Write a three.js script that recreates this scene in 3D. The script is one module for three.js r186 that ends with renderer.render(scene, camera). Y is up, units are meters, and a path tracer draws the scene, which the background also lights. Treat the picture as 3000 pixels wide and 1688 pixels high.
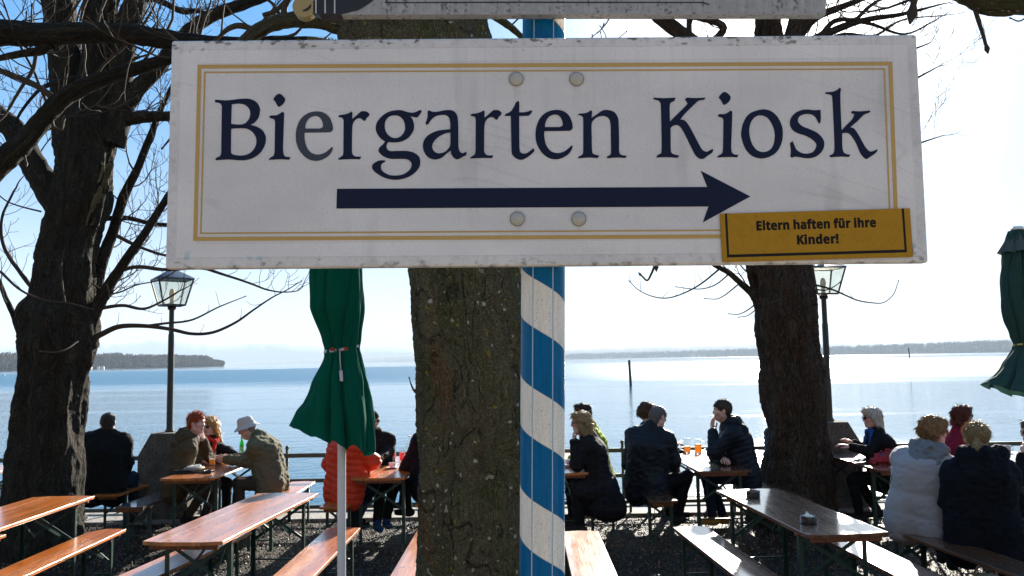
import * as THREE from 'three';
import { mergeGeometries } from 'three/addons/utils/BufferGeometryUtils.js';
import { RoundedBoxGeometry } from 'three/addons/geometries/RoundedBoxGeometry.js';
import { createNoise2D, createNoise3D } from 'simplex-noise';

// ---------------------------------------------------------------- camera, sky, sun, air, exposure
const scene = new THREE.Scene();
const EYE = new THREE.Vector3(0, 2.03, 0), PITCH = 0.0863, ROLL = -0.0167, FOCAL = 2427; // focal length in pixels of a 3000 x 1688 frame
const camera = new THREE.PerspectiveCamera(2 * Math.atan(844 / FOCAL) * 180 / Math.PI, 3000 / 1688, 0.05, 60000);
camera.position.copy(EYE);
camera.rotation.set(PITCH, 0, ROLL, 'XYZ');
scene.add(camera);
camera.updateMatrixWorld(true);
const EXPOSURE = 3.4;
const renderer = new THREE.WebGLRenderer({ antialias: true });
renderer.toneMapping = THREE.LinearToneMapping;
renderer.toneMappingExposure = EXPOSURE;
renderer.shadowMap.enabled = true;
// a sight line of the camera, and the points where it meets an upright or a level plane (used to measure the place)
const sight = (px, py) => new THREE.Vector3((px - 1500) / FOCAL, -(py - 844) / FOCAL, -1).applyQuaternion(camera.quaternion);
const onZ = (px, py, d) => { const v = sight(px, py); return v.multiplyScalar(-d / v.z).add(EYE); };
const onY = (px, py, y) => { const v = sight(px, py); return v.multiplyScalar((y - EYE.y) / v.y).add(EYE); };

const SUN = sight(2300, 84).normalize();
{ // hazy winter sky, brighter and whiter towards the sun and the horizon
  const W = 1024, H = 512, data = new Float32Array(W * H * 4), dir = new THREE.Vector3();
  const mix = (a, b, t) => a + (b - a) * t;
  for (let r = 0; r < H; r++) for (let c = 0; c < W; c++) {
    const up = ((r + 0.5) / H - 0.5) * Math.PI, az = ((c + 0.5) / W - 0.5) * 2 * Math.PI;
    dir.set(Math.cos(az) * Math.cos(up), Math.sin(up), Math.sin(az) * Math.cos(up));
    const g = Math.acos(Math.min(1, dir.dot(SUN))) * 180 / Math.PI, el = Math.max(0, up * 180 / Math.PI);
    const toward = 0.5 + 0.5 * dir.dot(SUN);
    const away = Math.max(0, 1 - toward * 1.5), haze = Math.exp(-Math.pow(el / 8.4, 1.35)), hz = mix(0.5, 1.45, Math.pow(toward, 1.3));
    const glow = 1.25 * Math.exp(-Math.pow(g / 16.5, 2)) + 5 * Math.exp(-Math.pow(g / 5, 1.3));
    const hi = Math.max(0, 1 - el / 90);
    const zen = [mix(0.02, 0.10, hi), mix(0.22, 0.47, hi), mix(0.72, 1.0, hi)].map((c, k) => mix(c, [0.445, 0.38, 0.31][k], 0.88 * away)); // sky opposite the sun warmed, out of view, to light the sign
    const col = [0, 1, 2].map((k) => mix(zen[k], mix([0.95, 1.02, 1.02][k], [1.0, 0.93, 0.86][k], away) * hz, haze) + glow * [1, 0.9, 0.72][k]);
    for (let k = 0; k < 3; k++) data[(r * W + c) * 4 + k] = col[k] / EXPOSURE;
    data[(r * W + c) * 4 + 3] = 1;
  }
  const sky = new THREE.DataTexture(data, W, H, THREE.RGBAFormat, THREE.FloatType);
  sky.mapping = THREE.EquirectangularReflectionMapping; sky.magFilter = THREE.LinearFilter; sky.needsUpdate = true;
  scene.background = sky; scene.environment = sky;
}
const sun = new THREE.DirectionalLight(new THREE.Color(1, 0.93, 0.82), 5);
sun.position.copy(SUN).multiplyScalar(60); sun.target.position.set(0, 0, 0);
sun.castShadow = true; Object.assign(sun.shadow.camera, { left: -25, right: 25, top: 25, bottom: -25, near: 1, far: 150 });
sun.shadow.mapSize.set(2048, 2048);
scene.add(sun, sun.target);
scene.fog = new THREE.FogExp2(0xd6e8f6, 0.00016);

// ---------------------------------------------------------------- small helpers
const V = (x, y, z) => new THREE.Vector3(x, y, z);
const rng = (seed) => { let a = seed >>> 0; return () => { a = (a + 0x6d2b79f5) >>> 0; let t = Math.imul(a ^ (a >>> 15), 1 | a); t = (t + Math.imul(t ^ (t >>> 7), 61 | t)) ^ t; return ((t ^ (t >>> 14)) >>> 0) / 4294967296; }; };
const n3 = createNoise3D(rng(11)), n2 = createNoise2D(rng(12));
const fbm3 = (x, y, z, o = 4) => { let s = 0, a = 0.5; for (let i = 0; i < o; i++) { s += a * n3(x, y, z); x *= 2.03; y *= 2.03; z *= 2.03; a *= 0.5; } return s; };
const clamp = (x, a = 0, b = 1) => Math.min(b, Math.max(a, x)), lerp = (a, b, t) => a + (b - a) * t;
const smooth = (a, b, x) => { const t = clamp((x - a) / (b - a)); return t * t * (3 - 2 * t); };
const used = new Map();
const numbered = (name) => { const n = used.get(name) ?? 0; used.set(name, n + 1); return n ? name + '_' + String(n).padStart(3, '0') : name; };
function tag(o, label, category, group) { Object.assign(o.userData, { label, category }); if (group) o.userData.group = group; return o; }
function thing(name, label, category, at = [0, 0, 0], turn = 0, group) {
  const o = new THREE.Group(); o.name = numbered(name); o.position.set(...(at.isVector3 ? at.toArray() : at)); o.rotation.y = turn; scene.add(o);
  return tag(o, label, category, group);
}
function part(name, geometry, material, parent) {
  const m = new THREE.Mesh(geometry, material); m.name = name; m.castShadow = m.receiveShadow = true; (parent ?? scene).add(m); return m;
}
function struct(name, geometry, material) { const m = part(numbered(name), geometry, material); m.userData.kind = 'structure'; return m; }
function copyOf(o, at, turn, label, group) {
  const c = o.clone(); c.name = numbered(o.name.replace(/_\d{3}$/, '')); c.position.copy(at); c.rotation.y = turn; c.userData = { ...o.userData, label }; if (group) c.userData.group = group; scene.add(c); return c;
}
const clean = (g) => { const c = g.index ? g.toNonIndexed() : g.clone(); for (const k of Object.keys(c.attributes)) if (!['position', 'normal', 'uv'].includes(k)) c.deleteAttribute(k); return c; };
const merge = (list) => mergeGeometries(list.map(clean));
const box = (w, h, d, x = 0, y = 0, z = 0, r = 0) => { const g = r ? new RoundedBoxGeometry(w, h, d, 2, r) : new THREE.BoxGeometry(w, h, d); return g.translate(x, y, z); };
function bar(a, b, w, h = w, roll = 0) { // a square bar between two points
  const d = b.clone().sub(a), L = d.length(), g = new THREE.BoxGeometry(w, h, L), m = new THREE.Matrix4();
  const z = d.normalize(), up = Math.abs(z.y) > 0.95 ? V(1, 0, 0) : V(0, 1, 0), x = up.clone().cross(z).normalize(), y = z.clone().cross(x);
  m.makeBasis(x, y, z); if (roll) g.rotateZ(roll);
  return g.applyMatrix4(m).translate((a.x + b.x) / 2, (a.y + b.y) / 2, (a.z + b.z) / 2);
}
const rod = (a, b, r, r2 = r, seg = 10) => { const d = b.clone().sub(a), g = new THREE.CylinderGeometry(r2, r, d.length(), seg); g.applyQuaternion(new THREE.Quaternion().setFromUnitVectors(V(0, 1, 0), d.clone().normalize())); return g.translate((a.x + b.x) / 2, (a.y + b.y) / 2, (a.z + b.z) / 2); };
const lathe = (pts, seg = 28) => new THREE.LatheGeometry(pts.map(([x, y]) => new THREE.Vector2(x, y)), seg);
// a tapering tube along points with radii; u runs round in metres, v along in metres
function limbTube(points, radii, sides, wob = 0, seed = 0, caps = true) {
  const n = points.length, pos = [], uv = [], idx = [], t = V(0, 0, 0), nn = V(0, 0, 0), bb = V(0, 0, 0);
  let run = 0; const ref = V(0.31, 0.2, 0.93);
  for (let i = 0; i < n; i++) {
    t.subVectors(points[Math.min(n - 1, i + 1)], points[Math.max(0, i - 1)]).normalize();
    if (i === 0) { nn.crossVectors(t, ref).normalize(); } else { nn.addScaledVector(t, -nn.dot(t)).normalize(); run += points[i].distanceTo(points[i - 1]); }
    bb.crossVectors(t, nn);
    for (let k = 0; k <= sides; k++) {
      const a = (k % sides) / sides * Math.PI * 2, c = Math.cos(a), s = Math.sin(a), p = points[i];
      let r = radii[i]; if (wob) r *= 1 + wob * n3(c * 1.4 + seed, s * 1.4, run / Math.max(0.05, r) * 0.6 + seed) + wob * 0.5 * n3(c * 5, s * 5 + seed, run / Math.max(0.04, r) * 1.6);
      pos.push(p.x + (nn.x * c + bb.x * s) * r, p.y + (nn.y * c + bb.y * s) * r, p.z + (nn.z * c + bb.z * s) * r);
      uv.push(k / sides * Math.PI * 2 * Math.max(radii[0] * 0.8, 0.02), run);
    }
  }
  for (let i = 0; i < n - 1; i++) for (let k = 0; k < sides; k++) { const a = i * (sides + 1) + k, b = a + sides + 1; idx.push(a, a + 1, b, b, a + 1, b + 1); }
  const g = new THREE.BufferGeometry();
  g.setAttribute('position', new THREE.Float32BufferAttribute(pos, 3)); g.setAttribute('uv', new THREE.Float32BufferAttribute(uv, 2)); g.setIndex(idx); g.computeVertexNormals();
  return g;
}
const curve = (pts, n) => new THREE.CatmullRomCurve3(pts, false, 'centripetal').getSpacedPoints(n);

// ---------------------------------------------------------------- textures
function tex(w, h, fill, { srgb = false, repeat = [1, 1] } = {}) {
  const data = new Uint8Array(w * h * 4), out = [0, 0, 0];
  for (let y = 0; y < h; y++) for (let x = 0; x < w; x++) { fill(x / w, y / h, out, x, y); const i = (y * w + x) * 4; data[i] = clamp(out[0]) * 255; data[i + 1] = clamp(out[1]) * 255; data[i + 2] = clamp(out[2]) * 255; data[i + 3] = 255; }
  const t = new THREE.DataTexture(data, w, h); t.wrapS = t.wrapT = THREE.RepeatWrapping; t.magFilter = THREE.LinearFilter; t.minFilter = THREE.LinearMipmapLinearFilter; t.generateMipmaps = true;
  t.repeat.set(...repeat); if (srgb) t.colorSpace = THREE.SRGBColorSpace; t.needsUpdate = true; return t;
}
// seamless noise on a torus of the unit square
const tile = (u, v, fu, fv, seed = 0) => { const a = u * 2 * Math.PI, b = v * 2 * Math.PI, R = fu / (2 * Math.PI), S = fv / (2 * Math.PI); return 0.5 * (n3(Math.cos(a) * R + seed, Math.sin(a) * R, Math.cos(b) * S * 1.0 + seed * 1.7) + n3(Math.cos(a) * R - seed, Math.sin(a) * R + 9, Math.sin(b) * S + seed * 2.3)); };
const grey = (out, v) => { out[0] = out[1] = out[2] = v; };

// varnished boards: grain along v; one tile is 1.2 m wide and 2.4 m long
const woodMap = (r, g, b, wear, seed) => tex(512, 1024, (u, v, o) => {
  const w = 0.03 * tile(u, v, 6, 5, seed), grain = tile(u + w, v, 150, 7, seed + 3), fine = tile(u, v, 420, 22, seed + 5), tone = tile(u, v, 9, 2, seed + 8), worn = Math.max(smooth(0.2, 0.55, tile(u, v, 26, 5, seed + 13) + 0.4 * tile(u, v, 130, 12, seed + 1)), 0.8 * smooth(0.5, 0.62, tile(u + 0.03 * tile(u, v, 4, 4, seed), v, 240, 5, seed + 4)));
  const k = 1 + 0.2 * grain + 0.12 * fine + 0.16 * tone, pale = wear * worn;
  o[0] = lerp(r * k, 0.86, pale * 0.55); o[1] = lerp(g * k, 0.66, pale * 0.55); o[2] = lerp(b * k, 0.48, pale * 0.5);
  const knot = tile(u, v, 40, 18, seed + 21); if (knot > 0.52) { const q = smooth(0.52, 0.7, knot) * 0.6; o[0] *= 1 - q; o[1] *= 1 - q; o[2] *= 1 - q; }
}, { srgb: true, repeat: [1 / 1.2, 1 / 2.4] });
const woodBump = tex(512, 1024, (u, v, o) => grey(o, 0.5 + 0.3 * tile(u, v, 150, 7, 3) + 0.2 * tile(u, v, 420, 22, 5)), { repeat: [1 / 1.2, 1 / 2.4] });
const woodRough = tex(256, 512, (u, v, o) => { const k = 0.42 + 0.14 * smooth(0.1, 0.5, tile(u, v, 26, 6, 37)) + 0.12 * tile(u, v, 9, 6, 31) + 0.08 * tile(u, v, 90, 20, 33); grey(o, clamp(k, 0.25, 0.7)); }, { repeat: [1 / 1.2, 1 / 2.4] });
const wood = (r, g, b, wear, seed, extra) => new THREE.MeshPhysicalMaterial({ map: woodMap(r, g, b, wear, seed), bumpMap: woodBump, bumpScale: 0.0012, roughnessMap: woodRough, roughness: 1, clearcoat: 0.9, clearcoatRoughness: 0.15, ...extra });
const M = {};
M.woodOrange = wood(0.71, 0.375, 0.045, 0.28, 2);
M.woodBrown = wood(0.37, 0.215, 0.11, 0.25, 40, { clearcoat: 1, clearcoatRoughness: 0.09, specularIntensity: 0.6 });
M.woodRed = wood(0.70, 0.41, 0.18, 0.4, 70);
M.metalGreen = new THREE.MeshStandardMaterial({ color: new THREE.Color(0.018, 0.05, 0.035), roughness: 0.42, metalness: 0.2 });
M.screw = new THREE.MeshStandardMaterial({ color: 0x8d8a85, roughness: 0.3, metalness: 1 });
M.batten = wood(0.45, 0.22, 0.08, 0.2, 95, { clearcoat: 0.1 });
// bark
const barkH = (u, v, s) => { const w = 0.10 * tile(u, v, 7, 6, s + 2), a = 1 - Math.abs(tile(u + w, v, 26, 7, s)) * 2.6, b = 1 - Math.abs(tile(u + w, v + 0.3, 50, 16, s + 7)) * 2.2, c = tile(u, v, 110, 60, s + 9); return 0.62 - 0.38 * Math.pow(clamp(a), 3) - 0.22 * Math.pow(clamp(b), 3) + 0.16 * c; };
const barkMaps = (s, base, lichen) => {
  const map = tex(512, 1024, (u, v, o) => {
    const h = barkH(u, v, s), k = 0.35 + 1.0 * h, li = smooth(0.28, 0.55, tile(u, v, 60, 70, s + 17) + 0.3 * tile(u, v, 9, 8, s + 19)) * lichen, mo = smooth(0.05, 0.45, tile(u, v, 8, 5, s + 23)), sp = smooth(0.42, 0.6, tile(u, v, 190, 190, s + 29));
    for (let i = 0; i < 3; i++) { let c = base[i] * k; c = lerp(c, [0.24, 0.25, 0.16][i] * k, mo * 0.35); c = lerp(c, [0.55, 0.56, 0.47][i], li * 0.7); c = lerp(c, [0.5, 0.47, 0.4][i], sp * 0.45 * lichen); o[i] = c; }
  }, { srgb: true, repeat: [1, 0.5] });
  const bump = tex(512, 1024, (u, v, o) => grey(o, barkH(u, v, s)), { repeat: [1, 0.5] });
  return { map, bump };
};
const b1 = barkMaps(5, [0.175, 0.15, 0.11], 0.3);
// close bark: grey brown plates with curved cracks, pale specks, lichen spots
const plateH = (u, v) => { const wu = u + 0.05 * tile(u, v, 6, 5, 71), wv = v + 0.04 * tile(u, v, 5, 6, 73), a = Math.abs(tile(wu, wv, 9, 7, 75)) + 0.12 * smooth(0.0, -0.3, tile(u, v, 8, 12, 70)), b = Math.abs(tile(wu, wv, 16, 22, 77)) + 0.1 * smooth(0.1, -0.1, tile(u, v, 10, 16, 69)); return 0.6 - 0.5 * smooth(0.055, 0.0, a) - 0.35 * smooth(0.05, 0.0, b) + 0.16 * tile(u, v, 50, 80, 79) + 0.14 * tile(u, v, 130, 240, 81); };
const b2 = {
  map: tex(1024, 2048, (u, v, o) => {
    const h = plateH(u, v), k = 0.5 + 0.75 * h, red = smooth(0.25, 0.55, tile(u, v, 7, 5, 83)), moss = smooth(-0.1, 0.4, tile(u, v, 6, 4, 85) + 0.4 * tile(u, v, 50, 50, 86)), sp = smooth(0.26, 0.46, tile(u, v, 200, 400, 87) + 0.12 * tile(u, v, 14, 24, 88)), li = smooth(0.62, 0.66, tile(u, v, 26, 60, 89) + 0.10 * tile(u, v, 120, 240, 90)), ye = smooth(0.72, 0.77, tile(u, v, 22, 50, 91) + 0.14 * tile(u, v, 130, 260, 92));
    const B = [0.27, 0.25, 0.185], R = [0.30, 0.215, 0.14], G = [0.21, 0.235, 0.13];
    for (let i = 0; i < 3; i++) { let c = lerp(lerp(B[i], R[i], red * 0.7), G[i], moss * 0.55) * k; c = lerp(c, [0.5, 0.48, 0.37][i], sp * 0.65); c = lerp(c, [0.62, 0.63, 0.57][i], li * 0.8); c = lerp(c, [0.5, 0.45, 0.12][i], ye * 0.75); o[i] = c; }
  }, { srgb: true, repeat: [1, 0.5] }),
  bump: tex(512, 1024, (u, v, o) => grey(o, plateH(u, v)), { repeat: [1, 0.5] }),
};
M.bark = new THREE.MeshPhysicalMaterial({ specularIntensity: 0.4, map: b1.map, bumpMap: b1.bump, bumpScale: 0.03, roughness: 0.92 });
const b3 = barkMaps(31, [0.27, 0.205, 0.155], 0.4);
M.barkRight = new THREE.MeshPhysicalMaterial({ specularIntensity: 0.4, map: b3.map, bumpMap: b3.bump, bumpScale: 0.03, roughness: 0.92 });
M.barkNear = new THREE.MeshPhysicalMaterial({ specularIntensity: 0.4, map: b2.map, bumpMap: b2.bump, bumpScale: 0.02, roughness: 0.88 });
M.barkTwig = new THREE.MeshPhysicalMaterial({ color: new THREE.Color(0.05, 0.036, 0.024), roughness: 0.75, specularIntensity: 0.3 });
M.moss = new THREE.MeshPhysicalMaterial({ color: new THREE.Color(0.16, 0.13, 0.015), roughness: 1, transmission: 0.35, thickness: 0, side: THREE.DoubleSide });
// grounds
const gravelMap = tex(1024, 1024, (u, v, o) => { const a = tile(u, v, 160, 160, 4), b = tile(u, v, 60, 60, 9), c = tile(u, v, 5, 5, 14), k = 0.075 + 0.06 * a + 0.03 * b + 0.02 * c, leaf = smooth(0.42, 0.55, tile(u, v, 70, 66, 33)); o[0] = lerp(k * 1.3, 0.2, leaf * 0.6); o[1] = lerp(k, 0.14, leaf * 0.6); o[2] = lerp(k * 0.7, 0.06, leaf * 0.6); }, { srgb: true, repeat: [0.5, 0.5] });
const gravelBump = tex(1024, 1024, (u, v, o) => grey(o, 0.5 + 0.35 * tile(u, v, 160, 160, 4) + 0.25 * tile(u, v, 60, 60, 9)), { repeat: [0.5, 0.5] });
M.gravel = new THREE.MeshPhysicalMaterial({ specularIntensity: 0.35, specularColor: new THREE.Color(1, 0.86, 0.66), map: gravelMap, bumpMap: gravelBump, bumpScale: 0.03, roughness: 0.62 });
const concMap = tex(512, 512, (u, v, o) => { const k = 0.56 + 0.1 * tile(u, v, 8, 8, 51) + 0.08 * tile(u, v, 90, 90, 53) - 0.25 * smooth(0.35, 0.6, tile(u, v, 40, 40, 57)); o[0] = k; o[1] = k * 0.96; o[2] = k * 0.89; }, { srgb: true, repeat: [0.7, 0.7] });
const concBump = tex(512, 512, (u, v, o) => grey(o, 0.5 + 0.3 * tile(u, v, 90, 90, 53) + 0.2 * tile(u, v, 30, 30, 58)), { repeat: [0.7, 0.7] });
M.concrete = new THREE.MeshStandardMaterial({ map: concMap, bumpMap: concBump, bumpScale: 0.01, roughness: 0.85 });
M.stone = new THREE.MeshStandardMaterial({ map: concMap, color: new THREE.Color(0.42, 0.4, 0.36), bumpMap: concBump, bumpScale: 0.02, roughness: 0.95 });
M.dark = new THREE.MeshStandardMaterial({ color: 0x0c0c0d, roughness: 0.3 });
M.glass = new THREE.MeshPhysicalMaterial({ color: new THREE.Color(0.97, 0.98, 0.98), transmission: 1, thickness: 0, ior: 1.5, roughness: 0.03 });
M.pane = new THREE.MeshPhysicalMaterial({ color: new THREE.Color(0.86, 0.86, 0.8), transmission: 1, thickness: 0, roughness: 0.12, side: THREE.DoubleSide });
M.beer = new THREE.MeshPhysicalMaterial({ color: new THREE.Color(1, 0.52, 0.04), transmission: 0.6, thickness: 0, roughness: 0.95, side: THREE.DoubleSide });
M.foam = new THREE.MeshStandardMaterial({ color: 0xf2ead8, roughness: 0.9 });
M.porcelain = new THREE.MeshPhysicalMaterial({ color: 0xe9e8e4, roughness: 0.25, clearcoat: 0.5 });
M.ironDark = new THREE.MeshStandardMaterial({ color: new THREE.Color(0.03, 0.03, 0.032), roughness: 0.5, metalness: 0.5 });
// ---------------------------------------------------------------- ground, quay, lake, far shores
const WATER = -0.75, QUAY = -11.62, KERB = -10.88;
{
  const g = new THREE.PlaneGeometry(180, 80, 180, 80).rotateX(-Math.PI / 2).translate(0, 0, 40 + KERB);
  const p = g.attributes.position, uv = g.attributes.uv;
  for (let i = 0; i < p.count; i++) { const x = p.getX(i), z = p.getZ(i); p.setY(i, z < KERB + 0.5 ? -0.01 : -0.015 + 0.02 * n2(x * 0.5, z * 0.5)); uv.setXY(i, x, z); }
  g.computeVertexNormals(); struct('ground', g, M.gravel);
  // loose chippings and dry leaf bits
  const r = rng(5), N = 60000, chip = new THREE.IcosahedronGeometry(1, 0), inst = new THREE.InstancedMesh(chip, new THREE.MeshPhysicalMaterial({ color: 0xffffff, roughness: 0.4, specularIntensity: 0.6, specularColor: new THREE.Color(1, 0.86, 0.66) }), N);
  const m = new THREE.Matrix4(), q = new THREE.Quaternion(), c = new THREE.Color();
  for (let i = 0; i < N; i++) {
    const z = -(4.6 + 6.25 * Math.pow(r(), 0.8)), x = (r() - 0.5) * 1.42 * -z, s = 0.004 + 0.009 * r() * r();
    q.setFromEuler(new THREE.Euler(r() * 6, r() * 6, r() * 6)); m.compose(V(x, s * 0.15, z), q, V(s * (0.8 + r()), s * 0.6, s * (0.7 + 0.6 * r()))); inst.setMatrixAt(i, m);
    const k = 0.012 + 0.07 * r(); if (r() < 0.2) c.setRGB(0.22 * (0.6 + r()), 0.13, 0.05); else c.setRGB(k * 1.25, k, k * 0.7); inst.setColorAt(i, c);
  }
  inst.name = 'gravel_chips'; inst.userData.kind = 'stuff'; tag(inst, 'loose grey gravel chips and dry leaf bits lying all over the ground', 'gravel'); scene.add(inst);
  // pale paving added out of view, to bounce warm light onto the sign
  const pv = new THREE.PlaneGeometry(120, 15, 60, 30).rotateX(-Math.PI / 2).translate(0, 0.012, 5.4); uvMetres(pv);
  struct('path', pv, new THREE.MeshStandardMaterial({ map: tex(512, 512, (u, v, o) => { const s = Math.abs(((u * 8) % 1) - 0.5) > 0.475 || Math.abs(((v * 8 + (Math.floor(u * 8) % 2) * 0.5) % 1) - 0.5) > 0.475, k = 0.66 + 0.05 * tile(u, v, 40, 40, 3) + 0.06 * tile(u, v, 8, 8, 6) - (s ? 0.14 : 0); o[0] = k * 1.04; o[1] = k * 0.94; o[2] = k * 0.8; }, { srgb: true, repeat: [0.4, 0.4] }), roughness: 0.85 }));
  const k = box(180, 0.16, KERB - QUAY, 0, -0.05, (KERB + QUAY) / 2, 0.015); uvMetres(k); struct('quay_edge', k, M.concrete);
  const w = box(180, 3, 0.5, 0, -1.66, QUAY + 0.3); uvMetres(w); struct('quay_wall', w, M.concrete);
}
function uvMetres(g) { // box-mapped uv in metres
  const p = g.attributes.position, n = g.attributes.normal, uv = g.attributes.uv ?? new THREE.BufferAttribute(new Float32Array(p.count * 2), 2);
  for (let i = 0; i < p.count; i++) { const ax = Math.abs(n.getX(i)), ay = Math.abs(n.getY(i)), az = Math.abs(n.getZ(i)); if (ay >= ax && ay >= az) uv.setXY(i, p.getX(i), p.getZ(i)); else if (az >= ax) uv.setXY(i, p.getX(i), p.getY(i)); else uv.setXY(i, p.getZ(i), p.getY(i)); }
  g.setAttribute('uv', uv); return g;
}
{
  const g = new THREE.PlaneGeometry(16000, 9600).rotateX(-Math.PI / 2).translate(0, WATER, -4800 + QUAY + 0.1), p = g.attributes.position, uv = g.attributes.uv;
  const uv1 = new THREE.BufferAttribute(new Float32Array(p.count * 2), 2);
  for (let i = 0; i < p.count; i++) { uv.setXY(i, p.getX(i), p.getZ(i)); uv1.setXY(i, p.getX(i) / 900 + 0.5, -p.getZ(i) / 900); }
  g.setAttribute('uv1', uv1);
  const wave = tex(1024, 1024, (u, v, o) => grey(o, 0.5 + 0.2 * tile(u, v, 4, 9, 60) + 0.24 * tile(u + 0.02 * tile(u, v, 5, 5, 2), v, 9, 22, 61) + 0.2 * tile(u, v, 24, 52, 63) + 0.12 * tile(u, v, 66, 120, 67)), { repeat: [1 / 9, 1 / 9] });
  // wind on the lake: still streaks and ruffled bands
  const wind = tex(256, 1024, (u, v, o) => {
    const z = v * 900, x = (u - 0.5) * 900, l = Math.log(Math.max(12, z)), wob = 0.14 * n2(x * 0.006, l * 2.2) + 0.05 * n2(x * 0.03, l * 9);
    const band = smooth(4.25, 5.0, l + wob) * (1 - smooth(5.95, 6.35, l + wob)) + 0.5 * (1 - smooth(2.8, 3.5, l + wob)) + 0.3 * smooth(0.3, 0.8, n2(x * 0.004 + 7, l * 14));
    grey(o, 0.04 + 0.3 * clamp(band));
  });
  wind.wrapS = wind.wrapT = THREE.ClampToEdgeWrapping; wind.channel = 1;
  M.water = new THREE.MeshPhysicalMaterial({ color: new THREE.Color(0.010, 0.10, 0.165), roughness: 1, roughnessMap: wind, bumpMap: wave, bumpScale: 0.034, ior: 1.34 });
  struct('lake', g, M.water);
}
// ---- far land
const shoreX = (px, D) => (px - 1500) / FOCAL * D;
function ridge(name, pts, deep, material, rough, seed, n = 160) { // pts: [pixel column, distance, height in metres]
  const cs = [0, 0.02, 0.12, 0.3, 0.5, 0.75, 1], hs = [-1, 0.06, 0.55, 0.9, 1, 0.7, -0.05], pos = [], idx = [];
  for (let i = 0; i <= n; i++) {
    const t = i / n * (pts.length - 1), k = Math.min(pts.length - 2, Math.floor(t)), f = t - k, s = f * f * (3 - 2 * f) * 0.4 + f * 0.6;
    const px = lerp(pts[k][0], pts[k + 1][0], f), D = lerp(pts[k][1], pts[k + 1][1], f), h = lerp(pts[k][2], pts[k + 1][2], s);
    for (let j = 0; j < cs.length; j++) {
      const d = D + cs[j] * deep, nz = hs[j] > 0 ? 1 + rough * fbm3(px * 0.02 + seed, j * 1.3, seed, 4) : 1;
      pos.push(shoreX(px, D) * (1 + cs[j] * deep / D), hs[j] < 0 ? WATER - 1 : WATER + h * hs[j] * nz, -d);
    }
  }
  const w = cs.length;
  for (let i = 0; i < n; i++) for (let j = 0; j < w - 1; j++) { const a = i * w + j, b = a + w; idx.push(a, b, a + 1, b, b + 1, a + 1); }
  const g = new THREE.BufferGeometry(); g.setAttribute('position', new THREE.Float32BufferAttribute(pos, 3)); g.setIndex(idx); g.computeVertexNormals();
  return struct(name, g, material);
}
const earth = new THREE.MeshStandardMaterial({ color: new THREE.Color(0.07, 0.062, 0.05), roughness: 1 }), woodedFar = new THREE.MeshStandardMaterial({ color: new THREE.Color(0.05, 0.055, 0.05), roughness: 1 });
const rock = new THREE.MeshStandardMaterial({ color: new THREE.Color(0.42, 0.45, 0.52), roughness: 1 });
const headland = [[-500, 700, 8], [0, 820, 7], [300, 960, 7], [500, 1120, 5], [630, 1260, 4], [652, 1285, 1.5]];
ridge('headland', headland, 160, earth, 0.35, 3);
const eastShore = [[1560, 4300, 9], [1900, 3900, 12], [2200, 3300, 14], [2500, 2900, 15], [2900, 2450, 22], [3500, 2100, 26]];
ridge('east_shore', eastShore, 320, woodedFar, 0.5, 8);
ridge('hills', [[1300, 6500, 40], [1800, 6200, 78], [2150, 6000, 84], [2500, 5600, 74], [2800, 5200, 62], [3500, 5000, 90]], 900, woodedFar, 0.22, 15);
ridge('far_shore', [[640, 7200, 8], [800, 7000, 30], [1000, 6800, 46], [1200, 6600, 60], [1700, 6600, 66]], 900, woodedFar, 0.25, 21);
ridge('mountains', [[-700, 9000, 380], [100, 9000, 420], [330, 9000, 455], [480, 9000, 520], [640, 9000, 395], [800, 9000, 420], [960, 9000, 330], [1150, 9000, 300], [1400, 9000, 180], [1900, 9000, 120]].map(([a, b, c]) => [a, b, c * 0.6]), 1500, rock, 0.09, 33, 300);
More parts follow.
